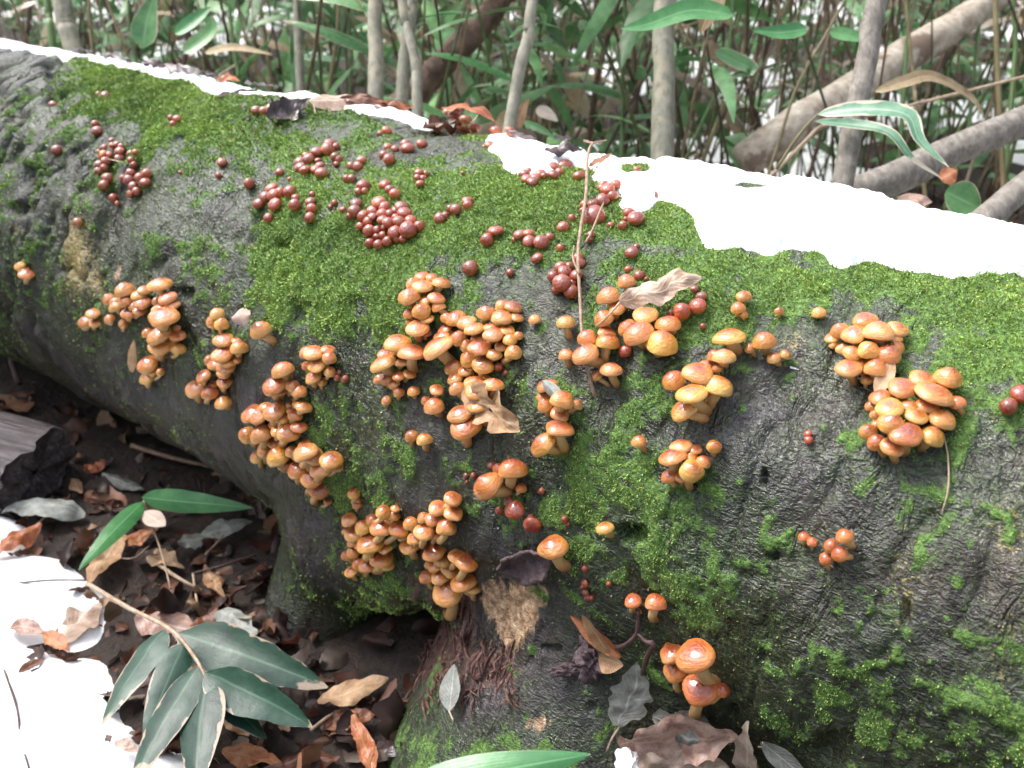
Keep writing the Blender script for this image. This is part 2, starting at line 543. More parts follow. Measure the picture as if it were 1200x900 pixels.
M['leaf_grey'] = make_leaf('grey_dead_leaf', [(0.3, (0.13, 0.13, 0.12)), (0.55, (0.24, 0.25, 0.23)), (0.8, (0.38, 0.40, 0.37))], (0.4, 0.4, 0.36), None, 0.5, 1.5, 0.4, 0.15)
M['twig'] = make_wood('twig_bark', [(0.3, (0.16, 0.10, 0.065)), (0.55, (0.30, 0.20, 0.135)), (0.75, (0.44, 0.33, 0.24))], (120, 120, 120), 0.6)
M['twig_dark'] = make_wood('dark_twig_bark', [(0.3, (0.035, 0.02, 0.022)), (0.6, (0.10, 0.055, 0.05)), (0.8, (0.2, 0.12, 0.1))], (90, 90, 90), 0.55)
M['straw'] = make_wood('dry_stalk', [(0.3, (0.20, 0.13, 0.085)), (0.5, (0.36, 0.26, 0.18)), (0.75, (0.55, 0.45, 0.34))], (60, 60, 60), 0.55)
M['sapling'] = make_wood('sapling_bark', [(0.3, (0.12, 0.115, 0.085)), (0.5, (0.21, 0.20, 0.155)), (0.72, (0.31, 0.30, 0.245))], (60, 60, 22), 0.65, ((0.30, 0.27, 0.20), 28))
M['trunk_brown'] = make_wood('brown_trunk_bark', [(0.3, (0.045, 0.025, 0.018)), (0.5, (0.11, 0.065, 0.045)), (0.75, (0.22, 0.14, 0.10))], (45, 45, 45), 0.75, None, 1.0, 0.006)
M['branch_pale'] = make_wood('pale_branch_bark', [(0.3, (0.22, 0.17, 0.13)), (0.5, (0.40, 0.34, 0.27)), (0.72, (0.58, 0.53, 0.45))], (38, 38, 38), 0.7, ((0.20, 0.14, 0.10), 14), 0.9, 0.004)
M['branch_grey'] = make_wood('grey_branch_bark', [(0.3, (0.10, 0.085, 0.075)), (0.5, (0.21, 0.185, 0.16)), (0.72, (0.34, 0.31, 0.27))], (90, 40, 60), 0.7, None, 0.9, 0.004)
M['culm'] = make_wood('bamboo_culm', [(0.3, (0.10, 0.085, 0.035)), (0.55, (0.19, 0.155, 0.075)), (0.8, (0.33, 0.26, 0.16))], (30, 30, 8), 0.5)
M['culm_green'] = make_wood('green_culm', [(0.3, (0.05, 0.10, 0.03)), (0.6, (0.11, 0.18, 0.06)), (0.8, (0.22, 0.25, 0.12))], (30, 30, 8), 0.45)
M['chunk'] = make_wood('wet_split_wood', [(0.3, (0.020, 0.015, 0.017)), (0.5, (0.065, 0.050, 0.054)), (0.72, (0.19, 0.165, 0.175))], (14, 160, 160), 0.42, None, 1.0, 0.006)
M['rot'] = make_wood('rotten_fibre', [(0.3, (0.035, 0.014, 0.013)), (0.52, (0.12, 0.055, 0.045)), (0.75, (0.30, 0.17, 0.13))], (160, 160, 40), 0.55, None, 1.0, 0.003)
M['ear'] = make_wood('ear_fungus', [(0.3, (0.045, 0.026, 0.032)), (0.55, (0.11, 0.07, 0.078)), (0.8, (0.20, 0.14, 0.15))], (140, 140, 140), 0.4, None, 1.0, 0.004)
M['litter'] = make_soup('leaf_litter', 0.55, 0.15, 0.4)
M['thicket'] = make_soup('thicket_leaf', 0.36, 0.22, 0.6)

# ------------------------------------------------------------------ the log: its frame and shape
YAW = math.radians(38)
LQ = np.array([0.472, 0.804, 0.0])
LA = np.array([-math.cos(YAW), math.sin(YAW), 0])          # along the log, away to the left
LN = np.array([-math.sin(YAW), -math.cos(YAW), 0])         # out of the side that faces the camera
R0, TAPER = 0.300, 0.04


def to_world(L):
    return LQ + L[..., :1] * LA + L[..., 1:2] * LN + L[..., 2:3] * np.array([0, 0, 1.0])


def to_log(P):
    d = P - LQ
    return np.stack([d @ LA, d @ LN, d[..., 2]], -1)


def log_r(t):
    return R0 * (1 - TAPER * t)


def capsule(p, a, b, ra, rb):
    a, b = np.array(a), np.array(b)
    ab = b - a
    h = np.clip(((p - a) @ ab) / (ab @ ab), 0, 1)
    return np.linalg.norm(p - (a + h[..., None] * ab), axis=-1) - (ra + (rb - ra) * h)


def smin(a, b, k):
    h = np.clip(0.5 + 0.5 * (b - a) / k, 0, 1)
    return b * (1 - h) + a * h - k * h * (1 - h)


def log_sdf(p):
    t = p[..., 0]
    zc = log_r(t)
    d = np.hypot(p[..., 1], p[..., 2] - zc) - log_r(t)
    d = smin(d, capsule(p, (0.24, 0.05, 0.24), (0.345, 0.25, -0.10), 0.20, 0.205), 0.045)     # wide buttress towards the camera
    d = smin(d, capsule(p, (0.72, 0.04, 0.26), (0.765, 0.25, -0.06), 0.125, 0.068), 0.04)
    d = smin(d, capsule(p, (0.46, 0.175, 0.15), (0.70, 0.20, 0.125), 0.09, 0.085), 0.05)     # lip that hangs over the hollow  # narrow root beyond the hollow
    d = smin(d, capsule(p, (-0.35, 0.05, 0.22), (-0.40, 0.22, -0.10), 0.20, 0.20), 0.10)   # swelling out of the frame
    return d


MOSS_ROWS = """
000000000000000000000000
069567520000000000000000
258978586212220000000000
534787733339677555555555
535454565679987655555555
323223688888889876666666
454435889885436899999999
333235788755446667666899
002123456544435642356787
001111255345556531246665
000000266434575221246643
000000156644688431246644
000000134211387543234442
000000246410155654444442
000000345600252454445443
000000234510132344555445
000000223622453124456545
000000223654563123455546
"""
_mg = np.array([[int(c) for c in r] for r in MOSS_ROWS.split()], float) / 9.0


def moss_field(P):
    """how mossy the bark is at a point of the log (0..1): broad patches broken up by noise"""
    x, y, _ = project(P)
    w1, w2 = fbm(P * 7 + 2, 4), fbm(P * 7 + 60, 4)
    gx = np.clip((x + 105 * w1) / 50 - 0.5, 0, 22.999)
    gy = np.clip((y + 90 * w2) / 50 - 0.5, 0, 16.999)
    i, j = gx.astype(int), gy.astype(int)
    fx, fy = gx - i, gy - j
    v = (_mg[j, i] * (1 - fx) + _mg[j, i + 1] * fx) * (1 - fy) + (_mg[j + 1, i] * (1 - fx) + _mg[j + 1, i + 1] * fx) * fy
    return v * (1 - 0.14 * sstep(420, 560, y))


WOOD_SPOTS = [(600, 722, 30, 40, 1.0), (625, 700, 24, 18, 0.8), (575, 700, 22, 30, 0.7), (590, 770, 26, 30, 0.5), (632, 850, 18, 18, 0.6),
              (298, 288, 16, 10, 0.7), (133, 318, 8, 18, 0.55), (314, 625, 4, 7, 1.0), (800, 858, 10, 10, 0.4), (930, 345, 18, 10, 0.35)]
TAN_SPOTS = [(85, 300, 22, 60, 0.75), (105, 330, 14, 30, 0.6), (20, 270, 16, 26, 0.4), (930, 400, 22, 22, 0.35), (1060, 690, 26, 70, 0.42), (1180, 620, 26, 60, 0.45), (1175, 760, 22, 80, 0.4)]


def spots(P, S):
    x, y, _ = project(P)
    v = np.zeros(x.shape)
    for (a, b, rx, ry, s) in S:
        v = np.maximum(v, s * np.exp(-((x - a) / rx) ** 2 - ((y - b) / ry) ** 2))
    return v


ROT_SPOTS = [(525, 735, 38, 55, 1.0), (570, 785, 40, 30, 0.9), (505, 775, 24, 40, 0.9), (485, 690, 10, 30, 0.7), (535, 810, 22, 20, 0.6)]
PITS = [(215, 345, 9, 8, .012), (332, 287, 10, 6, .012), (352, 367, 9, 14, .012), (58, 95, 5, 22, .010), (128, 205, 5, 26, .012), (72, 262, 5, 14, .012),
        (20, 245, 14, 8, .012), (897, 560, 3, 9, .012), (742, 628, 16, 10, .02), (905, 652, 6, 4, .012), (855, 840, 6, 10, .014), (645, 762, 12, 5, .012),
        (690, 835, 6, 5, .010), (1062, 720, 5, 16, .008), (285, 372, 7, 10, .01), (500, 770, 26, 60, .022), (975, 880, 20, 18, .014), (300, 255, 7, 6, .009), (160, 120, 14, 4, .009)]


def build_log():
    ts = [-0.20]
    while ts[-1] < 2.15:
        d = 0.62 + 0.42 * max(ts[-1], 0)
        ts.append(ts[-1] + 0.0021 * d / 0.75)
    ts = np.array(list(np.linspace(-1.0, -0.215, 24)) + ts + list(np.linspace(2.2, 3.1, 30)))
    ph = np.radians(np.concatenate([np.linspace(-98, 128, 430), np.linspace(128, 262, 46)[1:-1]]))
    T, PH = np.meshgrid(ts, ph, indexing='ij')
    dirs = np.stack([np.zeros_like(T), np.cos(PH), np.sin(PH)], -1)
    org = np.stack([T, np.zeros_like(T), log_r(T)], -1)
    r = np.full(T.shape, 0.62)
    for _ in range(26):
        r -= 0.85 * log_sdf(org + dirs * r[..., None])
    p = org + dirs * r[..., None]
    W = to_world(p)
    moss = moss_field(W)
    mn = fbm(p * np.array([26, 26, 26]), 4)
    mn2 = fbm(p * 95 + 5, 3)
    mossy = sstep(0.30, 0.78, moss + 0.58 * mn + 0.62 * mn2 - 0.06)
    # relief: broad swellings, plates that run round the log, fine crust, pits and cracks
    d = 0.018 * fbm(p * 3.2 + 4, 3)
    d += 0.0095 * fbm(p * 13, 4)
    d += 0.0028 * fbm(p * np.array([60, 34, 34]), 4, 0.6)
    rid = 1 - np.abs(fbm(p * np.array([16, 6.5, 6.5]) + 9, 3)) * 3.2
    far = sstep(0.7, 1.6, T)
    d -= np.clip(rid, 0, 1) ** 3 * (0.004 + 0.014 * far) * (1 - 0.7 * mossy)
    d += mossy * (0.002 + 0.004 * fbm(p * 60, 3) + 0.003 * mn) * (0.4 + 0.6 * moss)
    x, y, _ = project(W)
    for (a, b, rx, ry, s) in PITS:
        d -= s * np.exp(-((x - a) / rx) ** 4 - ((y - b) / ry) ** 4) * (p[..., 1] > -0.1)
    wood = spots(W, WOOD_SPOTS)
    rot = spots(W, ROT_SPOTS)
    fib = fbm(p * np.array([110, 60, 16]), 4, 0.6)
    d += rot * (0.020 * np.abs(fib) - 0.004 + 0.016 * fbm(p * np.array([30, 30, 14]) + 7, 3))
    d += wood * (0.006 * fbm(p * 70, 3) - 0.006)
    r = r + d
    p = org + dirs * r[..., None]
    n, m = T.shape
    V = p.reshape(-1, 3)
    F = grid_faces(n, m, True)[:, ::-1]
    at_ = {'moss': (mossy * (moss > 0.02)).ravel(), 'wood': wood.ravel(), 'tan': spots(W, TAN_SPOTS).ravel(), 'rot': rot.ravel(), 'film': np.clip(moss + 0.25 * mn, 0, 1).ravel()}
    # close both ends
    V = np.vstack([V, [[ts[0], 0, 0.3]], [[ts[-1], 0, 0.28]]])
    k = np.arange(0, m - 1, 2)
    e0 = np.stack([np.full(len(k), len(V) - 2), k, k + 1, (k + 2) % m], -1)
    o = (n - 1) * m
    e1 = np.stack([np.full(len(k), len(V) - 1), o + (k + 2) % m, o + k + 1, o + k], -1)
    for a in at_:
        at_[a] = np.append(at_[a], [0, 0])
    me = mesh_np('fallen_log', V, np.vstack([F, e0[:, ::-1], e1[:, ::-1]]), M['bark'], True, at_)
    ob = link('fallen_log', me, None, LQ, 'huge fallen log, dark wet bark patched with green moss and mushrooms', 'log')
    ob.matrix_world = Matrix(((LA[0], LN[0], 0, LQ[0]), (LA[1], LN[1], 0, LQ[1]), (0, 0, 1, 0), (0, 0, 0, 1)))
    return ob, ts, ph, p, moss, mossy


LOG, L_T, L_PH, L_P, L_MOSS, L_MOSSY = build_log()
_sub = L_P[::2, ::2]
_W = to_world(_sub).reshape(-1, 3)
_F = grid_faces(_sub.shape[0], _sub.shape[1], True)
LOG_BVH = BVHTree.FromPolygons([tuple(v) for v in _W.tolist()], [tuple(f) for f in _F.tolist()])


def hit_log(px, py):
    """where the line through a picture point meets the log: point, outward normal (slides down the picture past the log's edge)"""
    for k in range(60):
        d = unit(ray(px, py + 3 * k))
        loc, nor, idx, dist = LOG_BVH.ray_cast(Vector(EYE), Vector(d))
        if loc is not None:
            nor = np.array(nor)
            if nor @ d > 0:
                nor = -nor
            return np.array(loc), nor
    return on_z(px, py, 0.3), np.array([0, 0, 1.0])


def near_log(P):
    loc, nor, idx, dist = LOG_BVH.find_nearest(Vector(P))
    nor = np.array(nor)
    axis = LQ + LA * ((np.asarray(P) - LQ) @ LA) + np.array([0, 0, 0.29])
    if nor @ (np.array(loc) - axis) < 0:
        nor = -nor
    return np.array(loc), nor


# ------------------------------------------------------------------ ground
def ground_h(x, y):
    P = np.stack([x, y, 0 * x], -1)
    near = np.exp(-((x + 0.4) ** 2 + (y - 0.9) ** 2) / 1.5)
    return 0.030 * fbm(P * 2.1, 3) + 0.018 * fbm(P * 9, 4) * (0.4 + near) - 0.012


def build_ground():
    s = np.linspace(-1, 1, 300)
    g = np.sign(s) * (np.abs(s) * 2.2 + np.abs(s) ** 6 * 60)
    X, Y = np.meshgrid(g - 0.3, g + 1.4, indexing='ij')
    Z = ground_h(X, Y) + 0.25 * fbm(np.stack([X * .25, Y * .25, 0 * X + 5], -1), 3) * sstep(3, 9, np.hypot(X, Y))
    me = mesh_np('ground', np.stack([X, Y, Z], -1).reshape(-1, 3), grid_faces(300, 300), M['soil'])
    return link('ground', me, label='dark damp forest soil under and behind the fallen log', kind='structure')


build_ground()


def in_poly(x, y, poly):
    c = np.zeros(x.shape, bool)
    n = len(poly)
    for i in range(n):
        x1, y1 = poly[i]
        x2, y2 = poly[(i + 1) % n]
        if y1 == y2:
            continue
        c ^= ((y1 > y) != (y2 > y)) & (x < (x2 - x1) * (y - y1) / (y2 - y1) + x1)
    return c


def blur(a, k):
    for _ in range(k):
        a = (a + np.roll(a, 1, 0) + np.roll(a, -1, 0)) / 3
        a = (a + np.roll(a, 1, 1) + np.roll(a, -1, 1)) / 3
    return a


def masked_sheet(name, X, N, mask, thick, mat, sink=0.004, **kw):
    """snow lying on a gridded surface X (n,m,3) with normals N where mask is high: domed sheet whose rim dips into the surface"""
    h = mask
    keep = h > 0.03
    prof = sstep(0.05, 0.9, h) ** 0.75
    P = X + N * (prof * thick - sink * (1 - prof))[..., None]
    n, m = h.shape
    F = grid_faces(n, m)
    ok = keep.ravel()[F].all(1)
    F = F[ok]
    used, inv = np.unique(F, return_inverse=True)
    me = mesh_np(name, P.reshape(-1, 3)[used], inv.reshape(-1, 4), mat)
    return link(name, me, **kw)


SNOW_LOW = [(-40, 44), (8, 50), (60, 60), (150, 73), (190, 78), (230, 86), (320, 100), (395, 113), (440, 114), (475, 128), (505, 136), (512, 60), (568, 60),
            (574, 180), (600, 195), (622, 203), (655, 192), (690, 190), (722, 206), (734, 230), (745, 242), (758, 232), (775, 224), (800, 236), (824, 242), (831, 282),
            (838, 292), (870, 287), (900, 283), (940, 287), (1000, 302), (1060, 315), (1120, 318), (1200, 311), (1300, 322), (1500, 340)]


def build_log_snow():
    i0, i1 = np.searchsorted(L_T, -0.5), np.searchsorted(L_T, 2.6)
    j0, j1 = np.searchsorted(L_PH, math.radians(52)), np.searchsorted(L_PH, math.radians(142))
    # finer rows over the crest for a crisp edge
    P = L_P[i0:i1, j0:j1]
    PHg = np.broadcast_to(L_PH[j0:j1], P.shape[:2])
    W = to_world(P)
    x, y, _ = project(W)
    lx, ly = np.array(SNOW_LOW, float).T
    nz = fbm(W * 34, 5, 0.6)
    low = np.interp(x + 16 * fbm(W * 30 + 8, 4), lx, ly) + 24 * nz + np.where(x < 520, -1.0, 4.0)
    front = y < low
    back = (PHg > math.radians(99)) & ((x < 505) | (x > 574))
    top = np.array([math.radians(140)])
    mk = ((front | back) & (PHg < math.radians(136) + 0.12 * nz)).astype(float)
    mk *= 1 - np.exp(-(((x - 880) / 36) ** 2 + ((y - 223) / 13) ** 2) ** 3) * (PHg < math.radians(112))
    mk *= 1 - np.exp(-(((x - 745) / 24) ** 2 + ((y - 200) / 12) ** 2) ** 3) * (PHg < math.radians(112))
    mk[0] = mk[-1] = 0
    mk[:, 0] = mk[:, -1] = 0
    N = np.cross(np.gradient(W, axis=0), np.gradient(W, axis=1))
    N = blur(N, 12)
    N /= np.linalg.norm(N, axis=-1)[..., None] + 1e-9
    N *= np.sign((N * np.array([0, 0, 1.0])).sum(-1, keepdims=True) + 1e-9)
    N = N * 0.5 + np.array([0, 0, 0.7])
    N /= np.linalg.norm(N, axis=-1)[..., None]
    thick = (0.005 + 0.010 * sstep(450, 900, x)) * (1 + 0.35 * fbm(W * 9, 3))
    for nm, sel, lab in (('snow', x > 540, 'thick bright snow lying on the log top beside the mossy bark'),
                         ('snow', x <= 540, 'thin strip of snow along the log crest by dark leaf scraps')):
        m2 = blur(mk * sel, 14)
        masked_sheet(nm, W, N, m2, thick, M['snow'], label=lab, cat='snow', kind='stuff')


build_log_snow()

GSNOW = [[(-60, 590), (20, 606), (27, 618), (18, 640), (-60, 652)],
         [(-120, 655), (0, 649), (58, 648), (72, 662), (108, 688), (118, 705), (112, 728), (100, 752), (72, 750), (62, 737), (40, 742), (8, 728), (30, 755), (70, 772), (105, 768), (126, 800), (128, 840), (148, 850), (162, 872), (190, 878), (236, 884), (240, 905), (240, 960), (150, 1100), (-300, 1100), (-300, 660)]]


def build_ground_snow():
    xs = np.arange(-1.35, -0.05, 0.005)
    ys = np.arange(0.35, 1.45, 0.005)
    X, Y = np.meshgrid(xs, ys, indexing='ij')
    Z = ground_h(X, Y)
    W = np.stack([X, Y, Z], -1)
    x, y, _ = project(W + np.array([0, 0, 0.012]))
    jx = 10 * fbm(W * 30, 4)
    jy = 10 * fbm(W * 30 + 50, 4)
    N = np.zeros_like(W)
    N[..., 2] = 1
    for k, pol in enumerate(GSNOW):
        mk = in_poly(x + jx, y + jy, pol).astype(float)
        mk[0] = mk[-1] = 0
        mk[:, 0] = mk[:, -1] = 0
        masked_sheet('snow', W, N, blur(mk, 9), 0.013 + 0.006 * fbm(W * 9, 3), M['snow'],
                     label=['small snow patch above the reddish curled leaf on the soil', 'broad white snow patch on the ground beside the bamboo leaves'][k], cat='snow', kind='stuff')
    # patchy snow on the forest floor behind the log
    xs = np.arange(-3.6, 4.4, 0.03)
    ys = np.arange(1.2, 8.5, 0.025)
    X, Y = np.meshgrid(xs, ys, indexing='ij')
    Z = ground_h(X, Y)
    W = np.stack([X, Y, Z], -1)
    L = to_log(W)
    v = fbm(W * np.array([2.2, 2.2, 1]) + 31, 4) - 0.13
    mk = ((v > 0.0) & (L[..., 1] < -0.42)).astype(float)
    mk[0] = mk[-1] = 0
    mk[:, 0] = mk[:, -1] = 0
    N = np.zeros_like(W)
    N[..., 2] = 1
    masked_sheet('snow', W, N, blur(mk, 3), 0.03, M['snow'], sink=0.01, label='patchy snow on the forest floor behind the log', cat='snow', kind='stuff')


build_ground_snow()


# ------------------------------------------------------------------ moss: short blades standing on the log
def build_moss(count=500000):
    nT, nP = L_P.shape[:2]
    Wp = to_world(L_P)
    ii = RNG.integers(0, nT - 1, count * 5)
    jj = RNG.integers(0, 428, count * 5)
    moss = L_MOSSY[ii, jj]
    raw = L_MOSS[ii, jj]
    # dense t rows already follow the depth, so cells hold about the same picture area; the rest are outside the frame
    keep = (L_T[ii] > -0.22) & (L_T[ii] < 2.2) & (RNG.random(len(ii)) < np.clip(moss ** 1.3 * (0.25 + 0.75 * raw) + 0.03 * (raw > 0.06), 0, 1))
    ii, jj, raw, moss = ii[keep][:count], jj[keep][:count], raw[keep][:count], moss[keep][:count]
    n = len(ii)
    a, b = RNG.random(n)[:, None], RNG.random(n)[:, None]
    P = (Wp[ii, jj] * (1 - a) + Wp[ii + 1, jj] * a) * (1 - b) + (Wp[ii, jj + 1] * (1 - a) + Wp[ii + 1, jj + 1] * a) * b
    N = np.cross(Wp[ii + 1, jj] - Wp[ii, jj], Wp[ii, jj + 1] - Wp[ii, jj])
    N /= np.linalg.norm(N, axis=1)[:, None] + 1e-12
    ax = to_world(np.stack([L_T[ii], 0 * L_T[ii], 0.29 + 0 * L_T[ii]], -1))
    N *= np.sign(((P - ax) * N).sum(1))[:, None]
    dep = np.clip(project(P)[2], 0.6, 3)
    tuft = fbm(P * 120, 2)
    d = N * 0.8 + RNG.normal(size=(n, 3)) * 0.55 + np.array([0, 0, 0.15])
    hang = sstep(0.15, -0.5, N[:, 2])                        # on the steep side the blades hang
    d += hang[:, None] * np.array([0, 0, -0.75])
    d /= np.linalg.norm(d, axis=1)[:, None]
    ln = (0.0013 + 0.0030 * RNG.random(n) ** 2) * (0.55 + 0.65 * raw) * (1 + 0.5 * tuft) * (dep / 0.95) ** 0.8
    w = (0.00045 + 0.00045 * RNG.random(n)) * (dep / 0.95)
    s = np.cross(d, RNG.normal(size=(n, 3)))
    s /= np.linalg.norm(s, axis=1)[:, None] + 1e-12
    base = P - N * 0.0008
    midp = base + d * (ln * 0.55)[:, None]
    tip = base + d * ln[:, None] + np.array([0, 0, -1.0]) * (ln * 0.25 * RNG.random(n))[:, None]
    V = np.stack([base, midp + s * w[:, None], tip, midp - s * w[:, None]], 1).reshape(-1, 3)
    F = np.arange(n * 4).reshape(-1, 4)
    patch = fbm(P * 11 + 3, 3)[:, None]
    k = np.clip(RNG.random(n)[:, None] * 0.7 - 0.12 + 0.55 * raw[:, None] + 0.6 * patch, 0, 1)    # yellower and brighter where the moss is thicker, darker green where thin
    c = (1 - k) * np.array([0.055, 0.110, 0.024]) + k * np.array([0.36, 0.51, 0.115])
    brown = (RNG.random(n) < 0.07 + 0.25 * spots(P, TAN_SPOTS))[:, None]
    c = np.where(brown, np.array([0.22, 0.16, 0.06]) * (0.5 + RNG.random(n)[:, None]), c)
    me = mesh_np('moss', V, F, M['moss'], True, {'col': np.repeat(c, 4, 0)})
    link('moss', me, label='green moss carpet growing in patches over the fallen log', cat='moss', kind='stuff')


build_moss()

